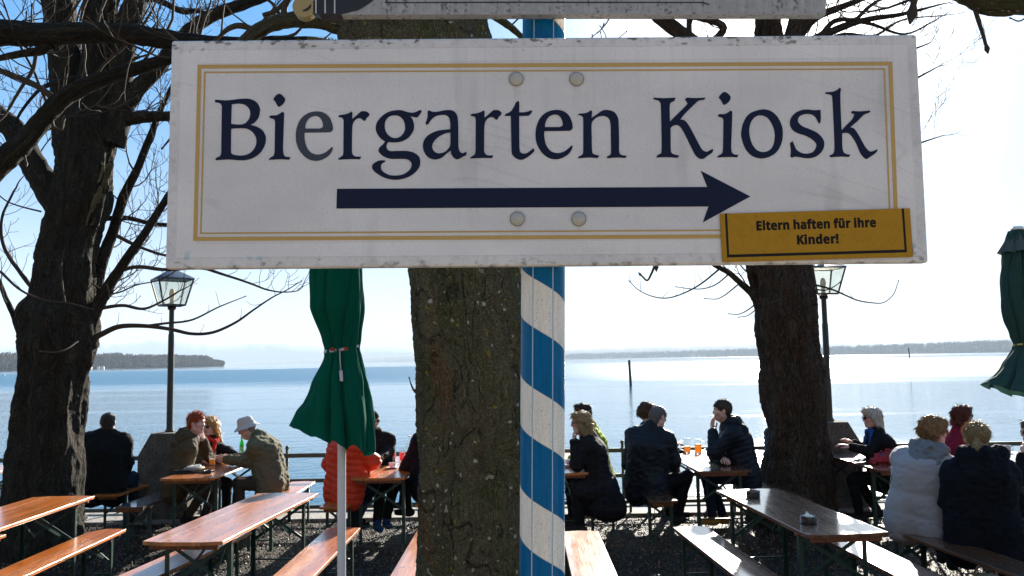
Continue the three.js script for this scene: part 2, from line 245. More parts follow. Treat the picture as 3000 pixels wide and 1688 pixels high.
{ // bare woods on the shores: each tree is a haze of twigs round a stem
  const r = rng(77), list = [];
  for (let i = 0; i < 120; i++) {
    const a = r() * 6.283, y = r(), rad = Math.sqrt(Math.max(0, 1 - Math.pow((y - 0.5) / 0.52, 2))) * 0.4 * Math.sqrt(r()), s = 0.03 + 0.06 * r(), g = new THREE.PlaneGeometry(s * 0.7, s * 1.8);
    g.rotateX(r() - 0.5).rotateY(r() * 6).rotateZ((r() - 0.5) * 0.9); g.translate(Math.cos(a) * rad, 0.15 + 0.82 * y, Math.sin(a) * rad); list.push(g);
  }
  list.push(new THREE.CylinderGeometry(0.012, 0.02, 0.6, 5).translate(0, 0.3, 0)); list.push(new THREE.IcosahedronGeometry(0.2, 1).scale(1, 1.35, 1).translate(0, 0.5, 0));
  const treeG = merge(list), mat = new THREE.MeshStandardMaterial({ color: 0xffffff, roughness: 1, side: THREE.DoubleSide });
  const plant = (name, label, pts, deep, N, seed, hBase) => {
    const inst = new THREE.InstancedMesh(treeG, mat, N), q = rng(seed), m = new THREE.Matrix4(), c = new THREE.Color(), e = new THREE.Quaternion();
    for (let i = 0; i < N; i++) {
      const t = q() * (pts.length - 1), k = Math.min(pts.length - 2, Math.floor(t)), f = t - k, px = lerp(pts[k][0], pts[k + 1][0], f), D = lerp(pts[k][1], pts[k + 1][1], f), w = Math.pow(q(), 1.5);
      const tip = clamp(((pts === headland ? 660 : 9999) - px) / 60, 0.55, 1), h = hBase * (0.7 + 0.5 * q()) * tip, y = lerp(pts[k][2], pts[k + 1][2], f) * smooth(0, 0.4, w) * 0.8;
      e.setFromAxisAngle(V(0, 1, 0), q() * 6.28); m.compose(V(shoreX(px, D) * (1 + w * deep / D), WATER + y, -(D + 3 + w * deep)), e, V(h * 0.85, h, h * 0.85)); inst.setMatrixAt(i, m);
      const ever = q() < 0.07, b = 0.75 + 0.5 * q(); if (ever) c.setRGB(0.022 * b, 0.036 * b, 0.024 * b); else c.setRGB(0.085 * b, 0.068 * b, 0.056 * b); inst.setColorAt(i, c);
    }
    inst.name = name; inst.userData.kind = 'stuff'; tag(inst, label, 'woods'); scene.add(inst);
  };
  plant('shore_woods', 'grey brown bare woods covering the headland on the left shore', headland, 110, 1700, 91, 12.5);
  plant('far_woods', 'hazy blue grey woods along the far right shore', eastShore, 240, 1900, 92, 20);
}
{ // little buildings on the shores
  const wall = new THREE.MeshStandardMaterial({ color: 0xe8e6e0, roughness: 0.8 }), tileM = new THREE.MeshStandardMaterial({ color: 0x5a3a2e, roughness: 0.8 }), spireM = new THREE.MeshStandardMaterial({ color: 0x2d3a3a, roughness: 0.6 });
  const gable = (w, h, d) => { const s = new THREE.Shape([new THREE.Vector2(-w / 2, 0), new THREE.Vector2(w / 2, 0), new THREE.Vector2(0, h)]); return new THREE.ExtrudeGeometry(s, { depth: d, bevelEnabled: false }).translate(0, 0, -d / 2); };
  [[268, 925, 3.4, 'white boathouse standing apart on the wooded left shore'], [292, 936, 2.6, 'small white boathouse, middle one of three on the left shore'], [304, 942, 3.2, 'white boathouse nearest the headland tip of three on left shore']].forEach(([px, D, w, label]) => {
    const t = thing('boathouse', label, 'boathouse', [shoreX(px, D), WATER, -D + 2], 0.3, 'boathouses on the left shore');
    part('wall', box(w, 2.6, 4, 0, 1.3, 0), wall, t); part('roof', gable(w + 0.6, 1.3, 4.6).translate(0, 2.6, 0), tileM, t);
  });
  const c = thing('church', 'tiny hazy church with pointed steeple on the far right shore', 'church', [shoreX(2532, 3000), 12, -3060]);
  part('tower', box(5.5, 16, 5.5, 0, 8, 0), wall, c); part('spire', new THREE.ConeGeometry(3.8, 14, 8).translate(0, 23, 0), spireM, c); part('nave', box(14, 9, 8, 9, 4.5, 0), wall, c); part('roof', gable(9, 5, 15).rotateY(Math.PI / 2).translate(9, 9, 0), tileM, c);
  const bu = thing('buoy', 'tiny white buoy floating on the lake by the left edge', 'buoy', [onY(11, 1101, WATER).x, WATER, onY(11, 1101, WATER).z]);
  part('float', new THREE.SphereGeometry(0.45, 16, 12).translate(0, 0.15, 0), wall, bu); part('ring', new THREE.TorusGeometry(0.12, 0.03, 8, 16).translate(0, 0.68, 0), M.ironDark, bu);
  const pileM = new THREE.MeshStandardMaterial({ color: new THREE.Color(0.03, 0.028, 0.025), roughness: 0.8 });
  [[1848, 1130, 1055, 'dark mooring post leaning slightly in the lake right of the striped pole', 0.035], [2667, 1070, 1019, 'dark mooring post further out in the lake near the right edge', 0.03]].forEach(([px, y0, y1, label, lean]) => {
    const at = onY(px, y0, WATER), top = onZ(px, y1, -at.z), h = top.y - WATER, t = thing('mooring_post', label, 'post', at, 0, 'posts in the lake');
    t.rotation.z = lean; part('pile', lathe([[0.0, -2], [0.14, -2], [0.13, 0], [0.12, h - 0.1], [0.1, h], [0, h + 0.02]], 14), pileM, t); part('iron_band', lathe([[0.125, h - 0.4], [0.145, h - 0.4], [0.145, h - 0.3], [0.125, h - 0.3]], 14), M.ironDark, t);
  });
}
// ---------------------------------------------------------------- railing, stone pillars, lamps
{
  const rail = thing('lakeside_railing', 'green brown metal railing of three rails along the lake edge', 'railing', [0, 0, -11.5]);
  const paint = new THREE.MeshStandardMaterial({ color: new THREE.Color(0.075, 0.08, 0.055), roughness: 0.55, metalness: 0.3 });
  for (const [y, h] of [[0.77, 0.058], [0.43, 0.05], [0.075, 0.05]]) part('rail', box(34, h, 0.05, 0, y, 0, 0.012), paint, rail);
  for (let x = -16.96; x < 17; x += 2.305) { part('post', merge([box(0.034, 0.86, 0.034, x, 0.43, -0.04), new THREE.SphereGeometry(0.028, 10, 8).translate(x, 0.875, -0.04)]), paint, rail); }
}
function stonePillar(px, label) {
  const x = onZ(px, 1300, 11.36).x, t = thing('stone_pillar', label, 'pillar', [x, 0, -11.3], 0, 'stone pillars in the railing');
  const s = new THREE.Shape([[-0.32, 0], [0.32, 0], [0.32, 0.84], [0.16, 1.12], [-0.16, 1.12], [-0.32, 0.84]].map(([a, b]) => new THREE.Vector2(a, b)));
  const g = new THREE.ExtrudeGeometry(s, { depth: 0.42, bevelEnabled: true, bevelSize: 0.015, bevelThickness: 0.02, bevelSegments: 2 }).translate(0, 0, -0.21); uvMetres(g);
  part('shaft', g, M.stone, t); const b = box(0.74, 0.12, 0.56, 0, 0.06, 0, 0.02); uvMetres(b); part('base', b, M.stone, t); return t;
}
stonePillar(503, 'weathered grey stone pillar behind the red haired woman, carrying the left lamp');
stonePillar(2428, 'dark stone pillar half hidden by the right tree trunk, carrying the right lamp');
function lamp(px, label, turn, top) {
  const x = onZ(px, 1250, 11.36).x, t = thing('street_lamp', label, 'street lamp', [x, 1.12, -11.3], turn, 'lamps on the stone pillars');
  const iron = new THREE.MeshStandardMaterial({ color: new THREE.Color(0.045, 0.045, 0.035), roughness: 0.5, metalness: 0.4 }), roofM = new THREE.MeshStandardMaterial({ color: new THREE.Color(0.07, 0.09, 0.12), roughness: 0.45, metalness: 0.4 });
  const h = top - 1.12, yb = h - 0.49; // underside of the lantern
  part('post', lathe([[0, 0], [0.06, 0], [0.06, 0.03], [0.042, 0.06], [0.04, yb - 0.4], [0.034, yb - 0.38], [0.034, yb - 0.06], [0.055, yb - 0.05], [0.055, yb - 0.01], [0, yb - 0.01]], 20), iron, t);
  const lo = 0.14, hi = 0.225, H = 0.36, fr = [], y1 = yb + H;
  for (let k = 0; k < 4; k++) {
    const a = [[-1, -1], [1, -1], [1, 1], [-1, 1]][k], b = [[1, -1], [1, 1], [-1, 1], [-1, -1]][k];
    fr.push(bar(V(a[0] * lo, yb, a[1] * lo), V(a[0] * hi, y1, a[1] * hi), 0.018), bar(V(a[0] * lo, yb + 0.008, a[1] * lo), V(b[0] * lo, yb + 0.008, b[1] * lo), 0.02), bar(V(a[0] * hi, y1, a[1] * hi), V(b[0] * hi, y1, b[1] * hi), 0.016));
    const q = new THREE.BufferGeometry(), P = [V(a[0] * lo, yb + 0.015, a[1] * lo), V(b[0] * lo, yb + 0.015, b[1] * lo), V(b[0] * hi, y1, b[1] * hi), V(a[0] * hi, y1, a[1] * hi)].map((p) => p.multiply(V(0.985, 1, 0.985)));
    q.setAttribute('position', new THREE.Float32BufferAttribute([0, 1, 2, 0, 2, 3].flatMap((i) => P[i].toArray()), 3)); q.setAttribute('uv', new THREE.Float32BufferAttribute([0, 0, 1, 0, 1, 1, 0, 0, 1, 1, 0, 1], 2)); q.computeVertexNormals();
    part('pane', q, M.pane, t);
  }
  part('frame', merge(fr), iron, t);
  part('base_plate', box(lo * 2, 0.012, lo * 2, 0, yb, 0), iron, t);
  part('roof', merge([new THREE.CylinderGeometry(0.05, 0.335, 0.13, 4).rotateY(Math.PI / 4).translate(0, y1 + 0.075, 0), new THREE.CylinderGeometry(0.335, 0.335, 0.012, 4).rotateY(Math.PI / 4).translate(0, y1 + 0.006, 0), new THREE.SphereGeometry(0.03, 12, 8).translate(0, y1 + 0.15, 0)]), roofM, t);
  part('bulb', lathe([[0, yb + 0.24], [0.028, yb + 0.22], [0.04, yb + 0.16], [0.026, yb + 0.09], [0.03, yb + 0.01], [0, yb + 0.01]], 16), M.foam, t);
}
lamp(502, 'old square street lamp on a dark post left of the closed green parasol', 0.62, 3.33);
lamp(2427, 'old square street lamp on a dark post beside the right tree', 0.04, 3.33);
// ---------------------------------------------------------------- folding beer garden tables and benches
const TABLE_H = 0.77, BENCH_H = 0.48;
const grainUV = (g, r) => { const p = g.attributes.position, uv = g.attributes.uv, n = g.attributes.normal, a = r() * 5, b = r() * 5; for (let i = 0; i < p.count; i++) uv.setXY(i, (Math.abs(n.getX(i)) > 0.7 ? p.getY(i) : p.getX(i)) + a, p.getZ(i) + (Math.abs(n.getZ(i)) > 0.7 ? p.getY(i) : 0) + b); return g; };
const shared = {};
function folding(t, { w, len, top, boards, thick, seat, seed, m }) { // local axes: length along z, top at y = top
  const r = rng(seed), bw = w / boards, key = [w, len, top, boards].join();
  for (let k = 0; k < boards; k++) {
    const x = -w / 2 + bw * (k + 0.5), g = (k === 0 || k === boards - 1 ? new RoundedBoxGeometry(bw - 0.001, thick, len, 2, 0.0035) : new THREE.BoxGeometry(bw - 0.001, thick, len)).translate(x, top - thick / 2 - 0.0006 * r(), 0);
    if (k === 0 || k === boards - 1) { const p = g.attributes.position, n = g.attributes.normal, e = k ? -1 : 1; for (let i = 0; i < p.count; i++) if (e * (p.getX(i) - x) > bw / 2 - 0.006 && n.getY(i) > 0.2) { p.setX(i, x + e * (bw / 2 - 0.0005)); p.setY(i, top - 0.0002); n.setXYZ(i, 0, 1, 0); } }
    if (k === 0 || k === boards - 1) { // clipped outer corners
      const p = g.attributes.position, e = k ? 1 : -1; for (let i = 0; i < p.count; i++) if ((p.getX(i) - x) * e > bw * 0.4 && Math.abs(p.getZ(i)) > len / 2 - 0.012) p.setZ(i, p.getZ(i) - Math.sign(p.getZ(i)) * 0.03);
    }
    part('plank', grainUV(g, r), m, t);
  }
  if (!shared[key]) {
    const s = (shared[key] = {}), e = len / 2 - (seat ? 0.26 : 0.28), lx = w / 2 - (seat ? 0.035 : 0.06), yb = top - thick, q = 0.034;
    s.batten = [-1, 1].map((z) => grainUV(box(w - 0.05, 0.032, 0.06, 0, yb - 0.016, z * (e - 0.005), 0.004), rng(3)));
    s.endBatten = [-1, 1].map((z) => grainUV(box(w - 0.09, 0.036, 0.034, 0, yb - 0.018, z * (len / 2 - 0.06), 0.004), rng(4)));
    s.leg = []; s.brace = []; s.rung = []; s.strut = [];
    for (const z of [-1, 1]) {
      for (const x of [-1, 1]) s.leg.push(merge([box(q, yb - 0.032, 0.005, x * lx, (yb - 0.032) / 2, z * e), box(0.005, yb - 0.032, q, x * (lx + q / 2 - 0.0025), (yb - 0.032) / 2, z * (e - q / 2)), box(q, 0.006, 0.045, x * lx, 0.003, z * e)]));
      const hi = yb - 0.04, lo = seat ? yb - 0.24 : yb - 0.36, zz = z * e;
      s.brace.push(bar(V(-lx, hi, zz - 0.006), V(lx, lo, zz - 0.006), 0.007, 0.026), bar(V(-lx, lo, zz - 0.015), V(lx, hi, zz - 0.015), 0.007, 0.026));
      s.rung.push(bar(V(-lx, seat ? 0.12 : 0.2, zz), V(lx, seat ? 0.12 : 0.2, zz), 0.014));
      s.strut.push(bar(V(-lx * 0.5, lo + 0.06, zz - z * 0.02), V(-lx * 0.2, yb - 0.012, zz - z * (seat ? 0.34 : 0.5)), 0.006, 0.024), bar(V(lx * 0.5, lo + 0.06, zz - z * 0.02), V(lx * 0.2, yb - 0.012, zz - z * (seat ? 0.34 : 0.5)), 0.006, 0.024));
    }
    const sc = []; for (const z of [-1, -0.99, -0.5, 0.5, 0.99, 1]) for (let k = 0; k < boards; k++) for (const o of [-0.22, 0.22]) { if ((z === -0.99 || z === 0.99) && o > 0) continue; sc.push(new THREE.CylinderGeometry(0.0065, 0.0065, 0.0016, 10).translate(-w / 2 + bw * (k + 0.5 + o), top - 0.0004, z * (len / 2 - (Math.abs(z) === 0.99 ? 0.05 : 0.27)))); }
    s.screw = merge(sc);
  }
  const s = shared[key];
  for (const g of s.batten) part('batten', g, M.batten, t); for (const g of s.endBatten) part('end_batten', g, M.batten, t);
  for (const k of ['leg', 'brace', 'rung', 'strut']) for (const g of s[k]) part(k, g, M.metalGreen, t);
  part('screws', s.screw, M.screw, t).userData.kind = 'stuff';
}
let seedNo = 100;
// near: where the middle of the near end stands [x, distance]; far: the far end
function furniture(kind, label, near, far, opt = {}) {
  const seat = kind === 'bench', dx = far[0] - near[0], dz = far[1] - near[1], len = Math.hypot(dx, dz);
  const t = thing(seat ? 'beer_bench' : 'beer_table', label, kind, [(near[0] + far[0]) / 2, 0, -(near[1] + far[1]) / 2], -Math.atan2(dx, dz), seat ? 'folding beer garden benches' : 'folding beer garden tables');
  folding(t, { w: opt.w ?? (seat ? 0.31 : 0.6), len: Math.round(len * 50) / 50, top: seat ? BENCH_H : TABLE_H, boards: seat ? 2 : 4, thick: 0.028, seat, seed: ++seedNo, m: opt.m ?? M.woodOrange });
  return t;
}
const T = {}, B = {};
T.farLeft = furniture('table', 'beer table cut by the left edge, standing behind the left tree trunk', [-6.62, 9.7], [-6.62, 11.0], { m: M.woodRed });
T.left = furniture('table', 'orange beer table cut off by the left edge of the picture, shadow across it', [-4.36, 6.07], [-4.42, 8.27]);
T.centre = furniture('table', 'empty red brown beer table in the left foreground, left of the white parasol pole', [-2.4, 6.05], [-2.21, 8.24], { m: M.woodRed });
T.beer = furniture('table', 'beer table by the lake with two half full glasses and a stack of plates', [-3.675, 9.38], [-3.66, 11.4]);
T.coffee = furniture('table', 'beer table with a coffee cup, beside the orange red jacket', [-1.5, 9.16], [-1.46, 11.2]);
T.plate = furniture('table', 'beer table just right of the striped pole, in front of the woman in patterned coat', [0.53, 9.3], [0.5, 11.3]);
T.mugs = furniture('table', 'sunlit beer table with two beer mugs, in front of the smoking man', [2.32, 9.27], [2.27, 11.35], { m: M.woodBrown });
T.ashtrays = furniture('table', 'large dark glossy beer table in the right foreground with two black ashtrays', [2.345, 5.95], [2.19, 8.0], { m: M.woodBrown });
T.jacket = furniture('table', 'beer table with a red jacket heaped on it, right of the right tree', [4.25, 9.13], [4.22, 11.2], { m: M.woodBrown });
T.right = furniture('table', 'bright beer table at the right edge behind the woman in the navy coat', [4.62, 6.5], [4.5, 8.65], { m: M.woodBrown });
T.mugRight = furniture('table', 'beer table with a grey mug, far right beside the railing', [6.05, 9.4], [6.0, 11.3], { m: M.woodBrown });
B.farLeft = furniture('bench', 'sliver of an orange bench at the left edge under the left table', [-4.9, 5.95], [-4.93, 7.95]);
B.left = furniture('bench', 'long orange bench in the lower left corner, half in tree shadow', [-3.82, 5.95], [-3.88, 8.1]);
B.centreLeft = furniture('bench', 'pinkish bench running under the empty red brown table', [-2.86, 5.9], [-2.6, 7.9], { m: M.woodRed });
B.centreRight = furniture('bench', 'orange bench behind the white parasol pole', [-1.64, 5.85], [-1.62, 7.99]);
B.tree = furniture('bench', 'orange bench half hidden behind the middle tree trunk', [-0.77, 5.75], [-0.755, 7.89], { m: M.woodRed });
B.pole = furniture('bench', 'wide orange bench just right of the striped pole at the bottom', [0.55, 5.5], [0.575, 7.65], { w: 0.33 });
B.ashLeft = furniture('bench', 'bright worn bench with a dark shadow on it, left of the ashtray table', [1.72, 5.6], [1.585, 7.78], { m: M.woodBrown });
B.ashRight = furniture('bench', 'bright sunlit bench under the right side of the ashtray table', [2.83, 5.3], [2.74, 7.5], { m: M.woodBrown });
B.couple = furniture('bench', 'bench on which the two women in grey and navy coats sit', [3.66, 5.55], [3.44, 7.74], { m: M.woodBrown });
B.man = furniture('bench', 'short bench by the lake under the man in the black coat', [-4.97, 10.2], [-4.97, 11.4]);
B.redHair = furniture('bench', 'dark bench whose free end stands left of the plates, under the red haired woman', [-4.275, 9.3], [-4.25, 11.35], { m: M.woodBrown });
B.hat = furniture('bench', 'bench under the man in the bucket hat, far end in the sun', [-2.79, 8.95], [-2.785, 11.1]);
B.orange = furniture('bench', 'bench under the person in the orange red jacket', [-1.97, 9.08], [-1.93, 11.2]);
B.coffeeRight = furniture('bench', 'bench partly behind the middle tree, under the person in navy', [-0.93, 9.1], [-0.9, 11.2]);
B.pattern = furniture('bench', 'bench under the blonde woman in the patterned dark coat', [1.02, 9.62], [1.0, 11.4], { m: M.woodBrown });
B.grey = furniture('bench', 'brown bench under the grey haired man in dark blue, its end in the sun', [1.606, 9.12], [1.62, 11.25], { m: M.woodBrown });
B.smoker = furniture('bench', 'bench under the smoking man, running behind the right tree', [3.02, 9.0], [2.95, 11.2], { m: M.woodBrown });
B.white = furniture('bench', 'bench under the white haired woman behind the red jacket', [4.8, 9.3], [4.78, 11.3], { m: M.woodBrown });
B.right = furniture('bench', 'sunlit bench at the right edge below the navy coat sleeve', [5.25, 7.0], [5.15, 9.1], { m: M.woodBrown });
// ---------------------------------------------------------------- bare horse chestnuts
class Sink { // collects many thin tubes in one geometry
  constructor() { this.p = []; this.n = []; this.u = []; this.i = []; }
  tube(pts, radii, sides) {
    const base = this.p.length / 3, t = V(0, 0, 0), nn = V(0, 0, 0), bb = V(0, 0, 0); let run = 0;
    for (let i = 0; i < pts.length; i++) {
      t.subVectors(pts[Math.min(pts.length - 1, i + 1)], pts[Math.max(0, i - 1)]).normalize();
      if (!i) nn.crossVectors(t, Math.abs(t.y) > 0.9 ? V(1, 0, 0.2) : V(0.2, 1, 0)).normalize(); else { nn.addScaledVector(t, -nn.dot(t)).normalize(); run += pts[i].distanceTo(pts[i - 1]); }
      bb.crossVectors(t, nn);
      for (let k = 0; k < sides; k++) { const a = k / sides * 6.28318, c = Math.cos(a), s = Math.sin(a), x = nn.x * c + bb.x * s, y = nn.y * c + bb.y * s, z = nn.z * c + bb.z * s, r = radii[i]; this.p.push(pts[i].x + x * r, pts[i].y + y * r, pts[i].z + z * r); this.n.push(x, y, z); this.u.push(k / sides * 0.2, run); }
    }
    for (let i = 0; i < pts.length - 1; i++) for (let k = 0; k < sides; k++) { const a = base + i * sides + k, b = base + i * sides + (k + 1) % sides; this.i.push(a, b, a + sides, b, b + sides, a + sides); }
    const e = base + (pts.length - 1) * sides; for (let k = 1; k < sides - 1; k++) this.i.push(e, e + k, e + k + 1);
  }
  geometry() { const g = new THREE.BufferGeometry(); g.setAttribute('position', new THREE.Float32BufferAttribute(this.p, 3)); g.setAttribute('normal', new THREE.Float32BufferAttribute(this.n, 3)); g.setAttribute('uv', new THREE.Float32BufferAttribute(this.u, 2)); g.setIndex(this.i); return g; }
}
function sprout(sink, p, dir, len, r, level, q, lift) {
  const n = level ? 5 : 7, pts = [p.clone()], rad = [r], d = dir.clone().normalize(), step = len / n, kids = [];
  for (let i = 1; i <= n; i++) {
    d.x += (q() - 0.5) * 0.6; d.z += (q() - 0.5) * 0.6; d.y += (q() - 0.5) * 0.5 + lift * (i / n) * 0.42; d.normalize();
    pts.push(pts[i - 1].clone().addScaledVector(d, step)); rad.push(lerp(r, Math.max(0.0022, r * 0.35), i / n));
    if (level < 2 && i > 1 && q() < (level ? 0.6 : 0.95)) { const s = V(q() - 0.5, (q() - 0.35) * 0.8, q() - 0.5).normalize(); kids.push([pts[i].clone(), d.clone().multiplyScalar(0.75).addScaledVector(s, 0.8), len * (0.3 + 0.32 * q()), rad[i] * 0.66]); }
  }
  sink.tube(pts, rad, level === 0 ? 6 : 5);
  // fat sticky bud
  const tip = pts[n], b = rad[n]; sink.tube([tip, tip.clone().addScaledVector(d, b * 2.4), tip.clone().addScaledVector(d, b * 5.5)], [b * 1.0, b * 1.75, b * 0.3], 5);
  for (const k of kids) sprout(sink, k[0], k[1], k[2], Math.max(0.0025, k[3]), level + 1, q, lift);
}
function barkTrunk(pts, radii, n, sides, seed, amp, fine) { // a trunk with furrowed, plated bark in its shape
  const c = new THREE.CatmullRomCurve3(pts, false, 'centripetal'), P = c.getSpacedPoints(n), lens = [0]; for (let i = 1; i < pts.length; i++) lens.push(lens[i - 1] + pts[i].distanceTo(pts[i - 1]));
  const R = P.map((_, i) => { const s = i / n * lens[lens.length - 1]; let k = 0; while (k < lens.length - 2 && lens[k + 1] < s) k++; return lerp(radii[k], radii[k + 1], smooth(0, 1, clamp((s - lens[k]) / (lens[k + 1] - lens[k])))); });
  const g = limbTube(P, R, sides, 0), p = g.attributes.position, uv = g.attributes.uv, mid = radii[Math.floor(radii.length / 3)];
  for (let i = 0; i < p.count; i++) {
    const row = Math.floor(i / (sides + 1)), o = P[row], x = p.getX(i) - o.x, y = p.getY(i) - o.y, z = p.getZ(i) - o.z, l = Math.hypot(x, y, z), a = x / l, b = z / l, h = o.y;
    const X = a * R[row], Z = b * R[row];
    let d = amp * 2.2 * n3(a * 1.3 + seed, h * 0.8, b * 1.3) + amp * n3(a * 3 + seed, h * 2.1, b * 3);
    const w = 0.05 * n3(X * 6, h * 4, Z * 6 + seed), ridge = 1 - Math.abs(n3(X * fine + w * 20, h * fine * 0.22 + seed, Z * fine)), crack = smooth(0.9, 1, ridge), plate = 1 - Math.abs(n3(X * fine * 0.55 + 7, h * fine * 0.42, Z * fine * 0.55 + seed)), cut = smooth(0.93, 1, plate);
    d -= amp * (0.7 * crack + 0.9 * cut); d += amp * 0.35 * n3(X * fine * 3, h * fine * 1.6, Z * fine * 3 + seed) + amp * 0.18 * n3(X * fine * 8, h * fine * 5, Z * fine * 8);
    const k = (l + d) / l; p.setXYZ(i, o.x + x * k, o.y + y * k, o.z + z * k); uv.setXY(i, (i % (sides + 1)) / sides * 6.283 * mid, h);
  }
  g.computeVertexNormals();
  const nm = g.attributes.normal, v = V(0, 0, 0); // close the seam
  for (let r = 0; r <= n; r++) { const a = r * (sides + 1), b = a + sides; v.set(nm.getX(a) + nm.getX(b), nm.getY(a) + nm.getY(b), nm.getZ(a) + nm.getZ(b)).normalize(); nm.setXYZ(a, v.x, v.y, v.z); nm.setXYZ(b, v.x, v.y, v.z); }
  return g;
}
function chestnut(label, { d, trunk, limbs, twigs = [], seed, mat = M.bark, n = 160, sides = 64, amp = 0.018, fine = 14, density = 1, base, ...opt }) {
  const q = rng(seed), at = (a) => onZ(a[0], a[1], d + (a[3] ?? 0)), rad = (a) => a[2] * (d + (a[3] ?? 0)) / FOCAL;
  const foot = base ? V(base[0], -0.1, base[1]) : at(trunk[0]).setY(-0.1), o = thing('horse_chestnut_tree', label, 'tree', foot, 0);
  const local = (a) => at(a).sub(foot), sink = new Sink();
  if (trunk.length > 1) part('trunk', barkTrunk([...(base ? [] : [V(0, 0, 0)]), ...trunk.slice(base ? 0 : 1).map(local)], trunk.map((a) => rad(a) * (opt.slim ?? 1)), n, sides, seed, amp, fine), mat, o);
  for (const L of limbs) {
    const raw = L.map(local), rr = L.map(rad), n2_ = Math.max(10, L.length * 5), c = new THREE.CatmullRomCurve3(raw, false, 'centripetal'), P = [], R = [];
    for (let i = 0; i <= n2_; i++) { const t = i / n2_, f = t * (L.length - 1), k = Math.min(L.length - 2, Math.floor(f)); P.push(c.getPoint(t)); R.push(lerp(rr[k], rr[k + 1], f - k)); }
    const thick = rr[0] > 0.03;
    part(thick ? 'limb' : 'branch', limbTube(P, R, thick ? 20 : 8, 0.1, seed + L[0][0]), thick ? mat : M.barkTwig, o);
    let s = 0; const total = c.getLength(), gap = (thick ? 0.3 : 0.17) / density;
    for (s = total * 0.12 + gap * q(); s < total; s += gap * (0.5 + q())) {
      const t = s / total, p = c.getPoint(t), tan = c.getTangent(t), k = Math.round(t * n2_), r = R[k];
      const side = V(q() - 0.5, q() - 0.3, q() - 0.5).cross(tan).normalize(); if (side.y < -0.3) side.y *= -1;
      const len = (thick ? 0.35 + 0.75 * q() : 0.16 + 0.42 * q()) * clamp(1.15 - 0.45 * t, 0.3, 1);
      sprout(sink, p.clone().addScaledVector(side, r * 0.7), tan.clone().multiplyScalar(0.5).addScaledVector(side, 0.9), len, clamp(r * 0.26, 0.0034, 0.010), thick ? 0 : 1, q, 0.5);
    }
    const e = R[R.length - 1]; if (e < 0.02) sprout(sink, P[P.length - 1], c.getTangent(1), 0.25, Math.max(0.004, e), 1, q, 0.3);
  }
  for (const L of twigs) { const P = curve(L.map(local), L.length * 4), r0 = rad(L[0]), r1 = rad(L[L.length - 1]); sink.tube(P, P.map((_, i) => lerp(r0, r1, i / (P.length - 1))), 6); for (let i = 3; i < P.length; i += 3) if (L.length > 4 && q() < 0.6) sprout(sink, P[i], V(q() - 0.5, q() - 0.2, q() - 0.5), 0.07 + 0.14 * q(), 0.0036, 2, q, 0.6); const e = P.length - 1, b = r1, dd = P[e].clone().sub(P[e - 1]).normalize(); sink.tube([P[e], P[e].clone().addScaledVector(dd, b * 3), P[e].clone().addScaledVector(dd, b * 6)], [b, b * 1.8, b * 0.3], 5); }
  if (opt.moss) { // yellow green moss on the sunny flank
    const ms = new Sink(); for (let i = 0; i < 2600; i++) { const f = q(), [x0, y0, x1, y1, hw] = opt.moss, a = 0.05 + 0.75 * q(), cx = lerp(x0, x1, f), y = lerp(y0, y1, f), k = n2(cx * 0.05 + y * 0.03, a * 3); if (k < -0.1) continue; const p = onZ(cx + hw * Math.cos(a), y, d - hw * Math.sin(a) * d / FOCAL).sub(foot), u = V(Math.cos(a), 0.3 * q(), Math.sin(a)).normalize(); ms.tube([p.clone().addScaledVector(u, -0.03), p.clone().addScaledVector(u, 0.012 + 0.02 * q())], [0.008, 0.003], 4); }
    part('moss', ms.geometry(), M.moss, o).userData.kind = 'stuff';
  }
  const tw = part('twigs', sink.geometry(), M.barkTwig, o); tw.userData.kind = 'stuff'; return o;
}
